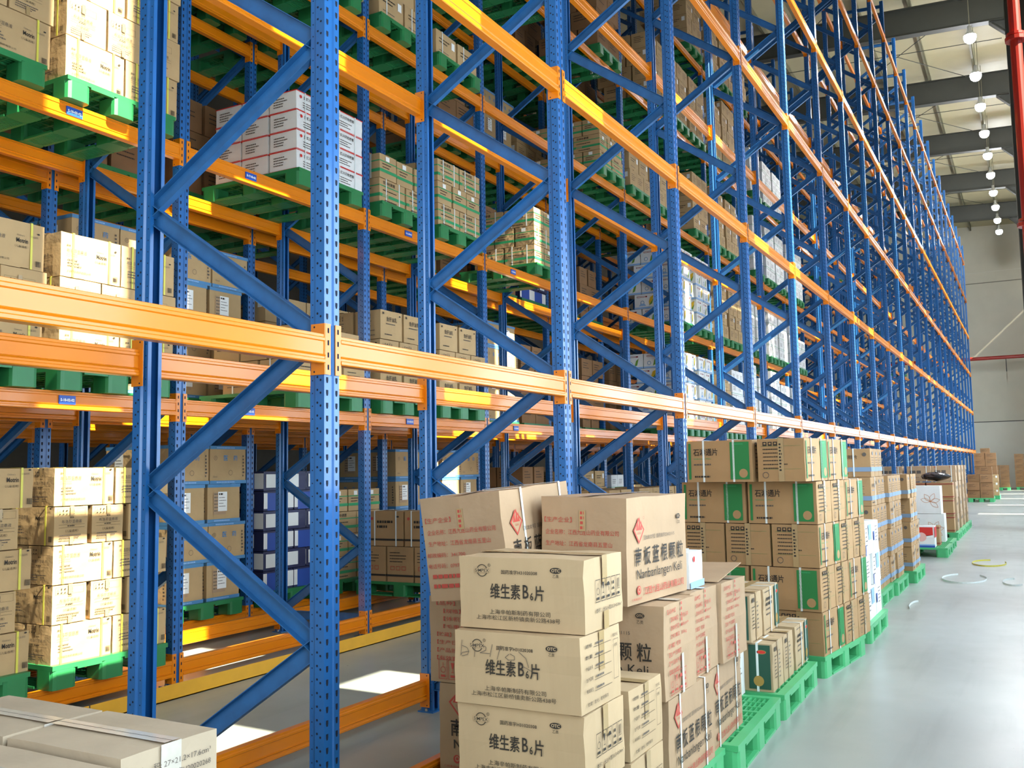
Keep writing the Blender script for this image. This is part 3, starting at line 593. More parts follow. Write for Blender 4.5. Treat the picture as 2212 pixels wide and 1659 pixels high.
# roof, purlins, portal frames
SL = .05; RZ = 14.5
mb = MB(); k = [(-3.3, RZ-.02), (14.3, RZ+SL*17.4), (14.3, RZ+SL*17.4+.1), (-3.3, RZ+.1)]; mb.prism(k, 'x', -14, 56, M_ROOF)
struct('ceiling', mb)
M_GLOW = mat('frosted_daylight_pane', 'e8f2ff', .4, emit='dcecff', es=1.0)
for i, x in enumerate(SIDE_X):  # glowing panes and frames added on the wall to stand in for daylight
    mb = MB(); mb.box((x-.8, -3.02, .65), (x+.8, -3.0, 4.05), M_GLOW)
    for q in ((x-.86, .59, x+.86, .65), (x-.86, 4.05, x+.86, 4.11), (x-.86, .59, x-.8, 4.11), (x+.8, .59, x+.86, 4.11), (x-.03, .65, x+.03, 4.05)): mb.box((q[0], -3.02, q[1]), (q[2], -2.97, q[3]), M_GLASSF)
    struct('window_%d' % (60+i), mb)
for j in range(12):
    y = -1.42+1.38*j; z = RZ+SL*(y+3)-.22
    mb = MB(); mb.box((-6, y-.035, z), (XE, y-.028, z+.2), M_PURL); mb.box((-6, y-.035, z), (XE, y+.035, z+.007), M_PURL); mb.box((-6, y-.035, z+.19), (XE, y+.035, z+.2), M_PURL)
    struct('trim_%d' % (j+1), mb)
YC = -2.40
for k in range(0, 9):
    x = 1.5+6*k; mb = MB(); zb = 13.5; zt = 14.28; YC = -2.40 if k > 2 else -2.72
    # rafter web, flanges
    pr = lambda za, zc, ya=YC-.1, yb=14: [(ya, za+0*(ya)), (yb, za+SL*(yb-ya)), (yb, zc+SL*(yb-ya)), (ya, zc)]
    mb.prism(pr(zb, zt), 'x', x-.006, x+.006, M_DARK); mb.prism(pr(zb-.014, zb), 'x', x-.13, x+.13, M_DARK); mb.prism(pr(zt, zt+.014), 'x', x-.13, x+.13, M_DARK)
    # column: inner flange, web, outer flange, chamfered knee
    mb.box((x-.14, YC-.014, 0), (x+.14, YC, zb), M_DARK); mb.box((x-.006, YC-.58, 0), (x+.006, YC, zb+.7), M_DARK); mb.box((x-.14, YC-.6, 0), (x+.14, YC-.58, zb+.75), M_DARK)
    mb.prism([(YC, zb-.35), (YC+.35, zb), (YC, zb)], 'x', x-.01, x+.01, M_DARK)
    mb.prism([(YC, zb-.37), (YC+.37, zb), (YC+.39, zb-.01), (YC+.01, zb-.39)], 'x', x-.12, x+.12, M_DARK)
    for yy in (3, 8.5): mb.box((x-.12, yy-.006, zb+SL*(yy-YC)), (x+.12, yy+.006, zt+SL*(yy-YC)), M_DARK)
    struct('trim_%d' % (20+k), mb)
# thin roof brace rods
for k in range(3, 8):
    x = 1.5+6*k; mb = MB()
    mb.tube((x+.1, -1.4, RZ-.3), (x+5.9, 2.7, RZ-.1), .012, M_DARK, 6); mb.tube((x+.1, 2.7, RZ-.1), (x+5.9, -1.4, RZ-.3), .012, M_DARK, 6); mb.tube((x+3, -2.3, RZ-.28), (x+3, 9, RZ+.28), .012, M_DARK, 6)
    tag(link('roof_tie_rod', mb.mesh('roof_tie_rod')), 'thin dark tie rods crossing under the roof, %s roof bay shown' % ORD[k-2], 'tie rod', 'tie rods under the roof')
# lamps
M_LAMP = mat('lit_lamp_globe', 'ffffff', .3, emit='f4f6ff', es=60)
M_HOOD = mat('lamp_hood_aluminium', 'b8bcbc', .3, metal=.6)
xs_l = [23.2, 25.95, 28.6, 31.3, 33.9, 36.5, 39.2, 41.7, 44.2, 46.6]
lamp0 = None
def lathe(mb, prof, m, seg=16, cx=0, cy=0):
    n = len(mb.v); k = mb.mi(m)
    for r, z in prof:
        for i in range(seg): mb.v.append((cx+r*math.cos(2*math.pi*i/seg), cy+r*math.sin(2*math.pi*i/seg), z))
    for j in range(len(prof)-1):
        for i in range(seg):
            i2 = (i+1) % seg; mb.f.append((n+j*seg+i, n+j*seg+i2, n+(j+1)*seg+i2, n+(j+1)*seg+i)); mb.m.append(k)
for i, x in enumerate([20.5]+xs_l):
    lab = 'lit white pendant lamp in the row over the aisle, %s from the near end' % ORD[i+1]
    if lamp0 is None:
        r = link('pendant_lamp', None, (x, -1.60, 12.25)); tag(r, lab, 'lamp', 'row of pendant lamps over the aisle')
        g = MB(); lathe(g, [(.001, -.15), (.08, -.13), (.13, -.08), (.15, 0), (.13, .07), (.08, .10), (.001, .11)], M_LAMP); child(r, 'globe', g.mesh('globe', True))
        h = MB(); lathe(h, [(.15, .05), (.12, .09), (.07, .16), (.05, .18), (.05, .30), (.001, .31)], M_HOOD); child(r, 'hood', h.mesh('hood', True))
        c = MB(); c.tube((-.03, 0, .30), (-.03, 0, 2.32), .008, M_PURL, 6); c.tube((.03, 0, .30), (.03, 0, 2.32), .008, M_PURL, 6); child(r, 'hanging_rod', c.mesh('hanging_rod'))
        lamp0 = r
    else: r = copy_tree(lamp0, loc=(x, -1.60, 12.25)); r['label'] = lab
    l = bpy.data.lights.new('lamp_light', 'POINT'); l.energy = 260; l.shadow_soft_size = .12; l.color = (.93, .96, 1)
    lo = bpy.data.objects.new('lamp_light', l); COL.objects.link(lo); lo.location = (x, -1.60, 12.05)
# red pipes
mb = MB(); mb.tube((54.6, -2.9, 7.08), (54.6, 10, 7.08), .10, M_RED, 12)
for y in (-1.4, .6, 2.6): mb.box((54.57, y-.02, 6.3), (54.63, y+.02, 7.02), M_DARK)
tag(link('fire_pipe', mb.mesh('fire_pipe')), 'red horizontal pipe across the far end wall', 'pipe')
mb = MB(); X, Y = 13.1, -2.53
mb.tube((X, Y, 0), (X, Y, 13.2), .085, M_RED, 14)
for z in (2.2, 5.0, 7.9, 10.6): mb.tube((X, Y, z-.03), (X, Y, z+.03), .15, M_RED, 14); mb.tube((X, Y, z+.05), (X, Y, z+.09), .13, M_RED, 14)
tag(link('fire_pipe', mb.mesh('fire_pipe')), 'red vertical pipe with bolted flanges beside the right-hand wall column', 'pipe')
# ------------------------------------------------------------------ goods standing along the aisle
class St:
    def __init__(s, x, y, deg): s.x, s.y, s.t = x, y, math.radians(deg)
    def P(s, u, w): return (s.x+u*math.cos(s.t)-w*math.sin(s.t), s.y+u*math.sin(s.t)+w*math.cos(s.t))
    def put(s, key, ori, u, w, z, label, group=None, straps=True, dr=0, rx=0, ry=0):
        x, y = s.P(u, w); return carton(key, ori, x, y, z, label, group, s.t+math.radians(dr), straps, rx=math.radians(rx), ry=math.radians(ry))
    def pal(s, label, u=0, w=-.04, me=None, group='green pallets standing along the aisle'): x, y = s.P(u, w); return pallet(me or PAL_A, x, y, 0, label, group, s.t)
PH = .1445
# pallet under the vitamin cartons and the pallets under the granule cartons (their near ends are out of the frame)
S0 = St(-.12, -1.07, 0); S0.pal('light green pallet on the floor under the vitamin tablet carton pile')
SA = St(1.60, -1.06, 2.3); SA.pal('light green pallet under the granule cartons, grilled openings facing the aisle', -.05)
S1 = St(.915, -1.06, 0); 
o = pallet(pallet_mesh('plastic_pallet', .58, 1.02, M_GREENL, 'x'), .92, -1.055, 0, 'light green pallet under the granule cartons nearest the vitamin cartons', 'green pallets standing along the aisle')
g = 'vitamin tablet cartons in the near pile'
V = lambda key, ori, x, y, z, lab, **k: carton(key, ori, x, y, z, lab, g, **k)
V('b6', 's', -.034, -1.06, .899, 'kraft vitamin tablet carton on top of the near pile, scuffed flaps', rz=.01)
V('b6h', 's', -.078, -1.06, .6475, 'kraft vitamin tablet carton with handwritten pencil digits, second from top')
V('b6', 's', -.060, -1.06, .396, 'kraft vitamin tablet carton below the one with handwriting, cut by frame')
V('b6', 's', -.070, -1.06, PH, 'lowest kraft vitamin tablet carton of the near pile, on the pallet')
V('b6h', 's', .318, -1.065, .396, 'kraft vitamin carton behind the near pile with ruled form on its aisle side')
V('b6', 's', .318, -1.065, PH, 'lowest kraft vitamin carton in the row behind the near pile')
g = 'herbal granule cartons along the aisle'
N = lambda key, ori, x, y, z, lab, **k: carton(key, ori, x, y, z, lab, g, **k)
NZ = .375
# lower layer
N('nbs', 'l', .755, -1.055, PH, 'rosy granule carton at floor layer, long face with red diamond towards the aisle')
N('nbs', 'l', 1.375, -1.035, PH, 'plastic-wrapped granule carton at floor layer beside the empty pallet grid', rz=math.radians(2))
N('nbs', 's', .66, -.62, PH, 'granule carton standing behind the vitamin pile, at floor layer', )
# middle layer
N('nb2', 's', .715, -1.06, .52, 'granule carton with sagging open flap in middle layer nearest the camera')
N('nb2', 's', 1.122, -1.035, .52, 'granule carton with torn lid between two taller red-printed cartons', rz=0)
N('nb2', 's', 1.53, -1.055, .52, 'granule carton at the far end of the middle layer, corner up', rz=math.radians(-1))
N('nb2', 'l', .66, -.375, .52, 'granule carton half hidden behind the vitamin cartons, printed with red lines')
# top layer, leaning
N('nbt', 'l', .60, -.955, .902, 'upright granule carton on top with red diamond logo and printed address', rz=math.radians(-4.5), rx=math.radians(.8))
N('nbu', 'l', .42, -.53, .938, 'granule carton leaning sideways at the top left of the pile', rz=math.radians(-2), rx=math.radians(-5), ry=math.radians(-3))
# raised lids (loose flaps)
def flap(pts, label, m=K_NBL):
    mb = MB(); mb.poly(pts, m); mb.poly([(x, y, z+.004) for x, y, z in pts][::-1], m)
    n = len(pts)
    for i in range(n):
        j = (i+1) % n; a, b = pts[i], pts[j]; mb.poly([a, b, (b[0], b[1], b[2]+.004), (a[0], a[1], a[2]+.004)], m)
    return mb
fo_ = tag(link('cardboard_flap', flap([(1.53, -1.04, .90), (1.91, -1.05, .955), (1.91, -.80, .95), (1.53, -.78, .90)], '').mesh('cardboard_flap')), 'loose raised cardboard lid on the far middle granule carton', 'cardboard')
kind('wp', 'small_white_carton', .30, .20, .165, K_WHITE, [('t', '片', .17, .09, .05, .06, 'k', .01), ('r', .05, .0, .25, .03, 'LB'), ('o', .27, .14, .014, .014, 'rr')], [('o', .06, .13, .014, .014, 'rr'), ('r', 0, 0, .20, .03, 'LB')], straps=(.75,), strapmat=STRAP_W, tape=None)
carton('wp', 's', 1.24, -1.0, .898, 'small white strapped carton behind the tall upright granule carton', None)
# white cartons and green panelled cartons on the next pallet
SB = St(2.66, -1.003, 1.0); SB.pal('light green pallet with an empty grid corner beside the granule cartons', -.02, -.065)
g2 = 'green panelled cartons on the third pallet'
w = .12
SB.put('bw', 's', -.36, .15, PH, 'white carton with sky blue panel squeezed behind the wrapped granule carton', None, False)
SB.put('wh', 's', -.34, .16, PH+.27, 'white carton edge standing above the blue panelled carton', None, False)
SB.put('zq', 's', .015, .0, PH, 'green panelled carton at the near corner of the pallet, red oval showing', g2)
SB.put('zqn', 's', .308, .0, PH, 'green panelled carton in the middle of the lower row', g2)
SB.put('zq', 'l', .665, .0, PH, 'strapped green panelled carton at the far end of the lower row', g2)
SB.put('zqn', 's', -.02, .11, PH+.2785, 'green panelled carton of the upper row nearest the camera', g2)
SB.put('zq', 'l', .272, .10, PH+.2785, 'strapped green panelled carton on top facing the aisle with blue-green stripe', g2)
SB.put('zq', 's', .32, .52, PH, 'green panelled carton of the back row on the pallet', g2)
# the tall pile of green panel tablet cartons
SG = St(3.832, -1.066, -6.1); SG.pal('light green pallet under the tall pile of green panel cartons', .0, -.005)
g3 = 'tablet cartons with a green panel in the tall pile'; HZ = .2985
lay = ['bottom', 'second', 'middle', 'fourth', 'top']
rowsG = [
    [('s', 0, .512), ('l', .015, 0), ('s', .54, 0), ('s', .883, 0)],
    [('s', 0, 0), ('s', .343, 0), ('l', .686, 0), ('s', 0, .512)],
    [('l', 0, .0), ('l', 0, .343), ('l', 0, .686), ('s', .509, 0), ('s', .852, 0)],
    [('s', 0, 0), ('s', .343, .0), ('l', .686, 0), ('s', 0, .512)],
    [('l', -.22, 0), ('l', .29, .0), ('s', -.22, .365)]]
pos = {0: 'nearest the camera', 1: 'second along the aisle', 2: 'third along', 3: 'fourth along', 4: 'far end'}
for L_, r in enumerate(rowsG):
    for n, it in enumerate(r):
        SG.put('sl', it[0], it[1], it[2], PH+L_*HZ, 'green panel tablet carton in %s layer of the tall pile, %s' % (lay[L_], 'behind the corner' if it[2] > .1 and it[2] < .45 else ('back left' if it[2] >= .45 else pos[min(4, n)])), g3)
# white cartons
SH = St(5.27, -1.12, 0); SH.pal('light green pallet under the white blue-panelled cartons')
for L_ in range(3):
    for i in range(2):
        SH.put('bw', 's' if (i+L_) % 2 else 'l', .20+i*(.46 if (i+L_) % 2 == 0 or L_ % 2 == 0 else .335)-(.10 if L_ % 2 else 0), .0, PH+.03*0+L_*.2685, 'white carton with pale blue panel, %s layer, %s of the aisle side' % (lay[L_], ('near end', 'far end')[i]), 'white blue-panelled cartons beside the aisle', False)
    for j in range(1): SH.put('bw', 's', .02, .46+j*.0+j*.455, PH+L_*.2685, 'white carton of the %s layer behind the corner, %s row' % (lay[L_], ORD[j+1]), 'white blue-panelled cartons beside the aisle', False)
# pale blue banded cartons: three pallets
gb = 'kraft cartons with a pale blue band beside the aisle'
def banded(S, rows_, nm):
    for L_, r in enumerate(rows_):
        for n, (o_, u, w_) in enumerate(r):
            S.put('bb', o_, u, w_, PH+L_*.293, 'blue banded carton on the %s pallet, %s layer, %s carton' % (nm, ORD[L_+1], ORD[n+1]), gb, True)
SK1 = St(7.28, -.93, 0); SK1.pal('light green pallet under the nearest blue banded cartons', me=PAL_B)
banded(SK1, [[('s', 0, 0), ('s', .267, .0), ('s', .534, 0), ('s', .801, 0)], [('l', 0, 0), ('s', .45, 0), ('s', .717, 0)], [('s', 0, 0), ('s', .28, 0), ('s', .55, 0), ('s', .81, .0)], [('l', .0, .0), ('s', .44, 0), ('s', .71, 0)], [('s', .06, .0), ('s', .33, .0), ('s', .60, .0), ('s', -.0, .432)]], 'nearest')
SI = St(8.335, -.965, 0); SI.pal('light green pallet under the second group of blue banded cartons', me=PAL_B)
banded(SI, [[('l', .0, .02), ('s', .45, 0), ('s', .72, 0)], [('s', -.06, 0), ('s', .22, 0), ('s', .50, .0), ('s', .77, 0)], [('l', .02, 0), ('s', .46, 0), ('s', .74, 0)], [('s', -.02, 0), ('s', .26, 0), ('s', .53, 0), ('s', .80, 0)]], 'middle')
SJ = St(9.58, -1.033, 0); SJ.pal('light green pallet under the last blue banded cartons', me=PAL_B)
banded(SJ, [[('l', .02, 0), ('l', .46, 0), ('s', .02, .272)], [('s', 0, 0), ('s', .28, 0), ('l', .56, .0), ('s', .0, .43)], [('l', .08, 0), ('s', .53, 0), ('s', .08, .272)], [('s', -.10, .0), ('s', .30, .0), ('s', .60, 0), ('s', -.10, .43)]], 'far')
# red white carton pallet
SL_ = St(13.1, -1.12, 0); SL_.pal('light green pallet carrying the red and white carton')
SL2 = St(14.3, -1.10, 0); SL2.pal('light green pallet under the flower print cartons')
SL_.put('rw', 's', .05, .14, PH, 'red and white carton with pink round print, low on the pallet', None, False)
SL_.put('rb', 's', .45, .10, PH, 'red edged brown carton just behind the red and white carton', None, False); SL_.put('rb', 's', .45, .57, PH, 'red edged brown carton beside another, behind the red and white carton', None, False)
SL2.put('flf', 's', .05, .06, PH, 'white carton with orange flower outline, lower of two', None, False)
SL2.put('flf', 's', .05, .10, PH+.462, 'white carton with orange flower outline, upper of two', None, False)
# tonic cartons pile
SM = St(16.65, -1.045, 0); SM.pal('light green pallet under the reddish tonic cartons, near one', me=PAL_B); SM2 = St(19.4, -1.03, 0)
SM.pal('light green pallet under the reddish tonic cartons, second one', 1.10, me=PAL_B); SM.pal('light green pallet under the reddish tonic cartons, third one', 2.2, me=PAL_B); SM.pal('light green pallet under the reddish tonic cartons, farthest', 3.3, me=PAL_B)
gm = 'reddish tonic cartons on the distant pallets'
for L_ in range(4):
    for i in range(2):
        if L_ == 3: continue
        SM.put('rb', 's', .05 if L_ < 2 else .15, .02+i*.48, PH+L_*.312, 'red edged brown carton at the front of the distant pile, %s layer, %s' % (lay[L_], ('right', 'left')[i]), 'red edged brown cartons', False)
    for i in range(7):
        u = .62+i*.50
        if L_ == 3 and i in (0,): continue
        SM.put('pu', 's' if (i+L_) % 3 else 'l', u, 0+.02*(i % 2), PH+L_*.312, 'reddish tonic carton of the distant pile, %s layer, %s along the aisle' % (lay[L_], ORD[i+1]), gm, i < 3)
for i in range(2): SM.put('pu', 's', .95, .46+i*.52, PH+3*.312, 'strapped tonic carton on top facing the camera, %s of the two' % ('right', 'left')[i], gm)
# black plastic bag
bm = MB(); rr = random.Random(3); prof = []
for j in range(7):
    for i in range(14):
        t = i/14*2*math.pi; ph = j/6*math.pi; R = math.sin(ph)*(.9+.25*rr.random())
        bm.v.append((.24*R*math.cos(t), .26*R*math.sin(t), .085+.085*math.cos(ph)*(.8+.3*rr.random())))
for j in range(6):
    for i in range(14): bm.f.append((j*14+i, (j+1)*14+i, (j+1)*14+(i+1) % 14, j*14+(i+1) % 14)); bm.m.append(bm.mi(mat('black_plastic_film', '17181c', .25)))
tag(link('plastic_bag', bm.mesh('plastic_bag'), (17.0, -.72, PH+3*.312+.02)), 'crumpled black plastic bag lying on the distant red edged cartons', 'bag')
# dark cartons far down the aisle
def pile(x, y, spec, key, nm, grp, me=PAL_B, pal=True):
    if pal: pallet(me, x, y-.02, 0, 'green pallet under the %s' % nm, 'green pallets far down the aisle')
    _, mL, mS, mH = KIND[key]
    for L_, cols in enumerate(spec):
        for j in range(cols):
            carton(key, 's', x+.04+random.uniform(0, .05), y+j*(mL+.015), PH+L_*(mH+.002), 'brown carton in the %s, layer %s, %s' % (nm, ORD[L_+1], ('aisle side', 'rack side')[j]), grp, random.uniform(-.02, .02), False)
gd = 'dark brown cartons far down the aisle'
pile(35.6, -1.05, [2, 2, 1], 'pb', 'first far pile', gd)
pile(36.9, -1.0, [2, 2, 2, 1], 'pb', 'taller pile behind the first', gd)
pile(38.5, -1.15, [2, 2, 2], 'pk', 'pile by the sun stripes', gd)
pile(42.5, -1.0, [2, 2, 2, 2, 2, 2], 'pb', 'pile before the rack end', gd)
pile(48.6, -.55, [2, 2, 2, 2, 2, 2, 1], 'pb', 'tallest pile at the rack end', gd)
pile(51.5, -1.27, [2, 2, 2, 2], 'pb', 'last pile, left', gd)
pile(52.0, -2.38, [2, 2, 2, 2, 2, 2], 'pb', 'last pile, right', gd)
# strap scraps on the floor
def ring_strip(cx, cy, rx, ry, a0, a1, m, w=.012):
    mb = MB(); N_ = 28
    for i in range(N_):
        A = a0+(a1-a0)*i/N_; B = a0+(a1-a0)*(i+1)/N_; P = []
        for t, r_ in ((A, 1), (B, 1)): P.append((cx+rx*math.cos(t), cy+ry*math.sin(t)))
        z = .004+.012*abs(math.sin(3*A))
        mb.poly([(P[0][0], P[0][1], .003), (P[1][0], P[1][1], .003), (P[1][0], P[1][1], .003+w), (P[0][0], P[0][1], .003+w)], m)
        mb.poly([(P[0][0], P[0][1]+.001, .003+w), (P[1][0], P[1][1]+.001, .003+w), (P[1][0], P[1][1]+.001, .003), (P[0][0], P[0][1]+.001, .003)], m)
    return mb
tag(link('strap_scrap', ring_strip(12.3, -1.75, .45, .22, 0, 5.2, STRAP_Y, .02).mesh('strap_scrap')), 'yellow strap loop lying on the floor by the red and white carton', 'strap')
tag(link('strap_scrap', ring_strip(10.2, -1.55, .5, .25, .4, 5.6, STRAP_W, .02).mesh('strap_scrap')), 'white strap loop on the aisle floor past the tall piles', 'strap')
tag(link('strap_scrap', ring_strip(10.0, -2.1, .35, .12, 0, 4.0, STRAP_W, .02).mesh('strap_scrap')), 'white strap loop at the right edge of the aisle floor', 'strap')
tag(link('strap_scrap', ring_strip(7.6, -1.25, .3, .05, 0, 2.5, STRAP_W, .02).mesh('strap_scrap')), 'short curled white strap piece near the blue banded cartons', 'strap')
# near left corner: shipping cartons on a pallet
gn = 'plain shipping cartons in the near left corner'
PAL_S = pallet_mesh('plastic_pallet', 1.03, .43, M_GREENL, 'x')
pallet(pallet_mesh('plastic_pallet', 1.03, .78, M_GREENL, 'x'), -2.03, .07, 0, 'green pallet inside the front rack under the rear corner cartons, below the frame', 'green pallets standing along the aisle')
pallet(PAL_S, -2.03, -.455, 0, 'green pallet under the near left shipping cartons, below the frame', 'green pallets standing along the aisle')
for L_ in range(2):
    z = PH+.078*0+L_*.2815+.075
tops = .785
for (x, y, zt, lab) in [(-1.37, -.455, .785, 'open-edged shipping carton at right of the near corner pile, printed with dimensions'), (-1.37, -.003, .785, 'shipping carton behind it, tape along the top'),
                        (-1.70, -.46, .775, 'shipping carton nearest the lens at the bottom left edge'), (-1.70, .003, .775, 'shipping carton at the left edge behind the nearest one')]:
    for n in range(3 if zt else 1):
        z = zt-.28*(n+1)
        if z < PH-.25: break
        z = max(z, PH) if n == 2 else z
        if n == 2: continue
        carton('bg', 's', x, y, z-.002*n, lab if n == 0 else 'hidden shipping carton under the %s' % lab.split(',')[0].replace('shipping carton', 'one').replace('open-edged ', ''), gn)
kind('md', 'syrup_carton', .445, .30, .283, K_TAN, [(('t',)+q[1:] if q[0] == 't' else q) for q in mlong], mshort, straps=(.2, .8), strapmat=STRAP_Y)
kind('pd', 'dim_kraft_carton', .44, .32, .29, K_DARK, [('li', .05, .22, .25, 3, .04, .012, 'k')], [('li', .05, .22, .2, 3, .04, .010, 'k')])
kind('dk', 'dark_blue_carton', .42, .30, .19, mat('dark_blue_carton_board', '2a2f55', .5), [('r', 0, .02, .42, .17, 'w'), ('r', .05, .0, .30, .17, 'B2')], [('r', .03, .03, .18, .16, 'w')], straps=(.3, .7), strapmat=STRAP_W, tape=None)
# ------------------------------------------------------------------ goods on the racks
DESC = {'mo': 'yellow-strapped syrup carton', 'md': 'large yellow-strapped syrup carton', 'yy': 'blue edged medicine carton', 'fo': 'fish oil carton', 'wr': 'white red-edged carton', 'gs': 'green striped carton', 'wa': 'white leaf-print carton',
        'pk': 'kraft carton', 'pb': 'brown carton', 'pd': 'dim brown carton', 'bn': 'brown black-striped carton', 'wh': 'plain white carton', 'dk': 'dark blue carton'}
RK = {'second': (2.885, 1.803, 'second rack'), 'third': (4.17, 1.66, 'third rack'), 'fourth': (7.0, 1.38, 'fourth rack'), 'fifth': (8.25, 1.25, 'rear rack')}
def load(rack, b, slot, lv, key, n, exposed=True, frac=1.0, x0=None, straps=None):
    y, xo, rn = RK[rack]; X0 = xo+(b-1)*LB; X1 = X0+LB
    xp = X0+.13 if slot == 'L' else X1-1.018
    if x0 is not None: xp = x0
    z = ZT[lv]-.041; yp = y-.085
    sd_ = 'left' if slot == 'L' else 'right'
    base = '%s, bay %s, %s pallet, %s level' % (rn, ORD[b+1], sd_, LVN[lv])
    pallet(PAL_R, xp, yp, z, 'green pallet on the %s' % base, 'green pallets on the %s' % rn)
    if n <= 0: return
    name, Lc, Sc, H = KIND[key]; rr_ = random.Random(b*97+lv*13+len(rack)+(slot == 'L'))
    grp = '%ss on the %s, %s level' % (DESC[key], rn, LVN[lv])
    if straps is None: straps = (b <= 3 and rack == 'second')
    for k in range(n):
        zz = z+.1445+k*(H+.002); ori = 'ls'[(k+b) % 2] if key not in ('wr',) else 'l'
        a, d = (Lc, Sc) if ori == 'l' else (Sc, Lc); nx_ = max(1, int(.90*frac/a)); ny_ = max(1, int(1.10/d)); gap = max(.006, min(.03, (.86-nx_*a)/max(1, nx_)))
        for i in range(nx_):
            for j in range(ny_):
                if j > 0 and not (i == 0 and exposed): continue
                if j > 3 or (j > 1 and rack != 'second'): continue
                x = xp+.01+i*(a+gap); yy = yp+.045+j*(d+.012)-rr_.uniform(0, .012)*(j == 0)
                if not seen([(x, yy, zz), (x+a, yy, zz+H)], 120): continue
                ps = ('front %s' % ORD[i+1]) if j == 0 else ('side %s' % ORD[j])
                lab = '%s, %s, bay %s %s pallet, %s level, layer %s, %s' % (DESC[key], rn, ORD[b+1], sd_, LVN[lv], ORD[k+1], ps)
                carton(key, ori, x, yy, zz, lab, grp, rr_.uniform(-.006, .006) if j == 0 else 0, straps)
L = load
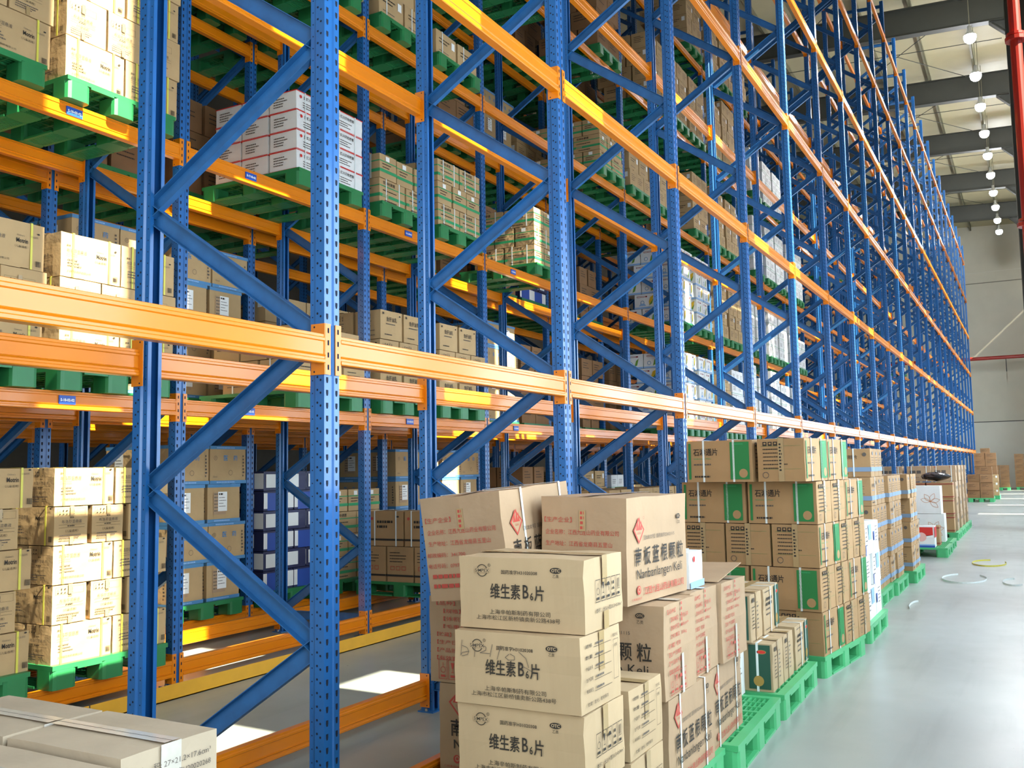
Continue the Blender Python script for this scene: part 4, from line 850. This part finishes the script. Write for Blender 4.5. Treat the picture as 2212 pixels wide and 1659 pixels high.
for a_ in [('second', 0, 'L', 0, 'mo', 5), ('second', 0, 'R', 0, 'mo', 5), ('second', 2, 'R', 0, 'bn', 2), ('second', 4, 'R', 0, 'pk', 3), ('second', 5, 'L', 0, 'pk', 3), ('second', 5, 'R', 0, 'pk', 3),
           ('second', 0, 'L', 1, 'md', 3), ('second', 0, 'R', 1, 'md', 3), ('second', 1, 'R', 1, 'pk', 2), ('second', 2, 'L', 1, 'fo', 3), ('second', 2, 'R', 1, 'fo', 3),
           ('second', 6, 'L', 1, 'wa', 5), ('second', 6, 'R', 1, 'wa', 5, False), ('second', 7, 'L', 1, 'pk', 4), ('second', 7, 'R', 1, 'wh', 5), ('second', 8, 'L', 1, 'wh', 6, False), ('second', 8, 'R', 1, 'wh', 5, False), ('second', 9, 'L', 1, 'wh', 6, False), ('second', 9, 'R', 1, 'wh', 5, False), ('second', 10, 'L', 1, 'wh', 5, False),
           ('second', 0, 'L', 2, 'md', 4), ('second', 0, 'R', 2, 'md', 5), ('second', 1, 'R', 2, 'wr', 4), ('second', 2, 'L', 2, 'gs', 2), ('second', 2, 'R', 2, 'gs', 3), ('second', 3, 'R', 2, 'gs', 3),
           ('second', 6, 'L', 2, 'wa', 5), ('second', 6, 'R', 2, 'wa', 5, False), ('second', 7, 'L', 2, 'pk', 4, False), ('second', 7, 'R', 2, 'pk', 4, False), ('second', 8, 'L', 2, 'wh', 5), ('second', 8, 'R', 2, 'wh', 5, False), ('second', 9, 'L', 2, 'wh', 5, False), ('second', 9, 'R', 2, 'wh', 5, False), ('second', 10, 'L', 2, 'wh', 5, False), ('second', 10, 'R', 2, 'wh', 3, False),
           ('second', 1, 'L', 3, 'pk', 2), ('second', 1, 'R', 3, 'pk', 3), ('second', 2, 'L', 3, 'pk', 2), ('second', 2, 'R', 3, 'pk', 1), ('second', 4, 'R', 3, 'gs', 3), ('second', 5, 'L', 3, 'pk', 3), ('second', 5, 'R', 3, 'pk', 3, False), ('second', 6, 'R', 3, 'pk', 4), ('second', 7, 'L', 3, 'pk', 4, False), ('second', 7, 'R', 3, 'pk', 4, False),
           ('second', 8, 'R', 3, 'wh', 5), ('second', 9, 'L', 3, 'wh', 5, False), ('second', 9, 'R', 3, 'wh', 5, False), ('second', 10, 'L', 3, 'wh', 5, False), ('second', 10, 'R', 3, 'wh', 5, False),
           ('second', 3, 'L', 4, 'pb', 3), ('second', 3, 'R', 4, 'pb', 3), ('second', 4, 'R', 4, 'pb', 4), ('second', 5, 'R', 4, 'pk', 4), ('second', 6, 'L', 4, 'pk', 4, False), ('second', 6, 'R', 4, 'pk', 4, False), ('second', 7, 'L', 4, 'pk', 4, False), ('second', 7, 'R', 4, 'pk', 5, False), ('second', 8, 'R', 4, 'wh', 4), ('second', 9, 'L', 4, 'wh', 4, False), ('second', 9, 'R', 4, 'wh', 4, False),
           ('second', 6, 'R', 5, 'pk', 4), ('second', 7, 'L', 5, 'pk', 4, False), ('second', 7, 'R', 5, 'pk', 4, False), ('second', 8, 'L', 5, 'pk', 3, False),
           ('third', 1, 'R', 0, 'yy', 4), ('third', 2, 'L', 0, 'dk', 6), ('third', 2, 'R', 0, 'gs', 4), ('third', 3, 'L', 0, 'yy', 4), ('third', 3, 'R', 0, 'yy', 4, False), ('third', 4, 'R', 0, 'pd', 4), ('third', 5, 'L', 0, 'pk', 4, False), ('third', 5, 'R', 0, 'pk', 4, False), ('third', 6, 'L', 0, 'wh', 4), ('third', 6, 'R', 0, 'pk', 3, False),
           ('third', 0, 'R', 1, 'yy', 3), ('third', 1, 'L', 1, 'yy', 4), ('third', 1, 'R', 1, 'yy', 4, False), ('third', 2, 'L', 1, 'pk', 4), ('third', 2, 'R', 1, 'pk', 4, False), ('third', 3, 'L', 1, 'pk', 4), ('third', 3, 'R', 1, 'pk', 3, False), ('third', 4, 'L', 1, 'yy', 4), ('third', 4, 'R', 1, 'pd', 4, False), ('third', 5, 'L', 1, 'pd', 4), ('third', 5, 'R', 1, 'pd', 4, False), ('third', 6, 'L', 1, 'pd', 4, False),
           ('third', 0, 'R', 2, 'pd', 3), ('third', 1, 'L', 2, 'pd', 3), ('third', 1, 'R', 2, 'pd', 3, False), ('third', 2, 'L', 2, 'pd', 2), ('third', 3, 'L', 2, 'pk', 3), ('third', 3, 'R', 2, 'pd', 3, False), ('third', 4, 'L', 2, 'pd', 4), ('third', 4, 'R', 2, 'dk', 5, False), ('third', 5, 'L', 2, 'pd', 4), ('third', 5, 'R', 2, 'pd', 3, False),
           ('third', 1, 'R', 3, 'pd', 3), ('third', 2, 'L', 3, 'pd', 4), ('third', 2, 'R', 3, 'pd', 3, False), ('third', 3, 'R', 3, 'pd', 3), ('third', 4, 'L', 3, 'yy', 3), ('third', 4, 'R', 3, 'pk', 3, False), ('third', 5, 'L', 3, 'pd', 4), ('third', 5, 'R', 3, 'pd', 4, False), ('third', 6, 'L', 3, 'pd', 4, False), ('third', 6, 'R', 3, 'pd', 4, False),
           ('third', 3, 'R', 4, 'pd', 3), ('third', 4, 'L', 4, 'pd', 3, False), ('third', 4, 'R', 4, 'pd', 4, False), ('third', 5, 'L', 4, 'pk', 3), ('third', 5, 'R', 4, 'pd', 3, False), ('third', 6, 'R', 4, 'pk', 3),
           ('fourth', 3, 'L', 0, 'pd', 4), ('fourth', 3, 'R', 1, 'pd', 4), ('fourth', 4, 'L', 1, 'pd', 4), ('fourth', 5, 'L', 0, 'wh', 4), ('fourth', 5, 'R', 1, 'pd', 4), ('fourth', 6, 'L', 2, 'pd', 4), ('fourth', 2, 'R', 0, 'pd', 3), ('fourth', 7, 'L', 1, 'pd', 4), ('fourth', 7, 'R', 0, 'pd', 4), ('fourth', 8, 'L', 0, 'pk', 4),
           ('second', 15, 'L', 2, 'wh', 0), ('second', 20, 'R', 4, 'wh', 2), ('second', 21, 'R', 3, 'wh', 1), ('second', 13, 'R', 4, 'wh', 0)]:
    L(*a_)
import collections
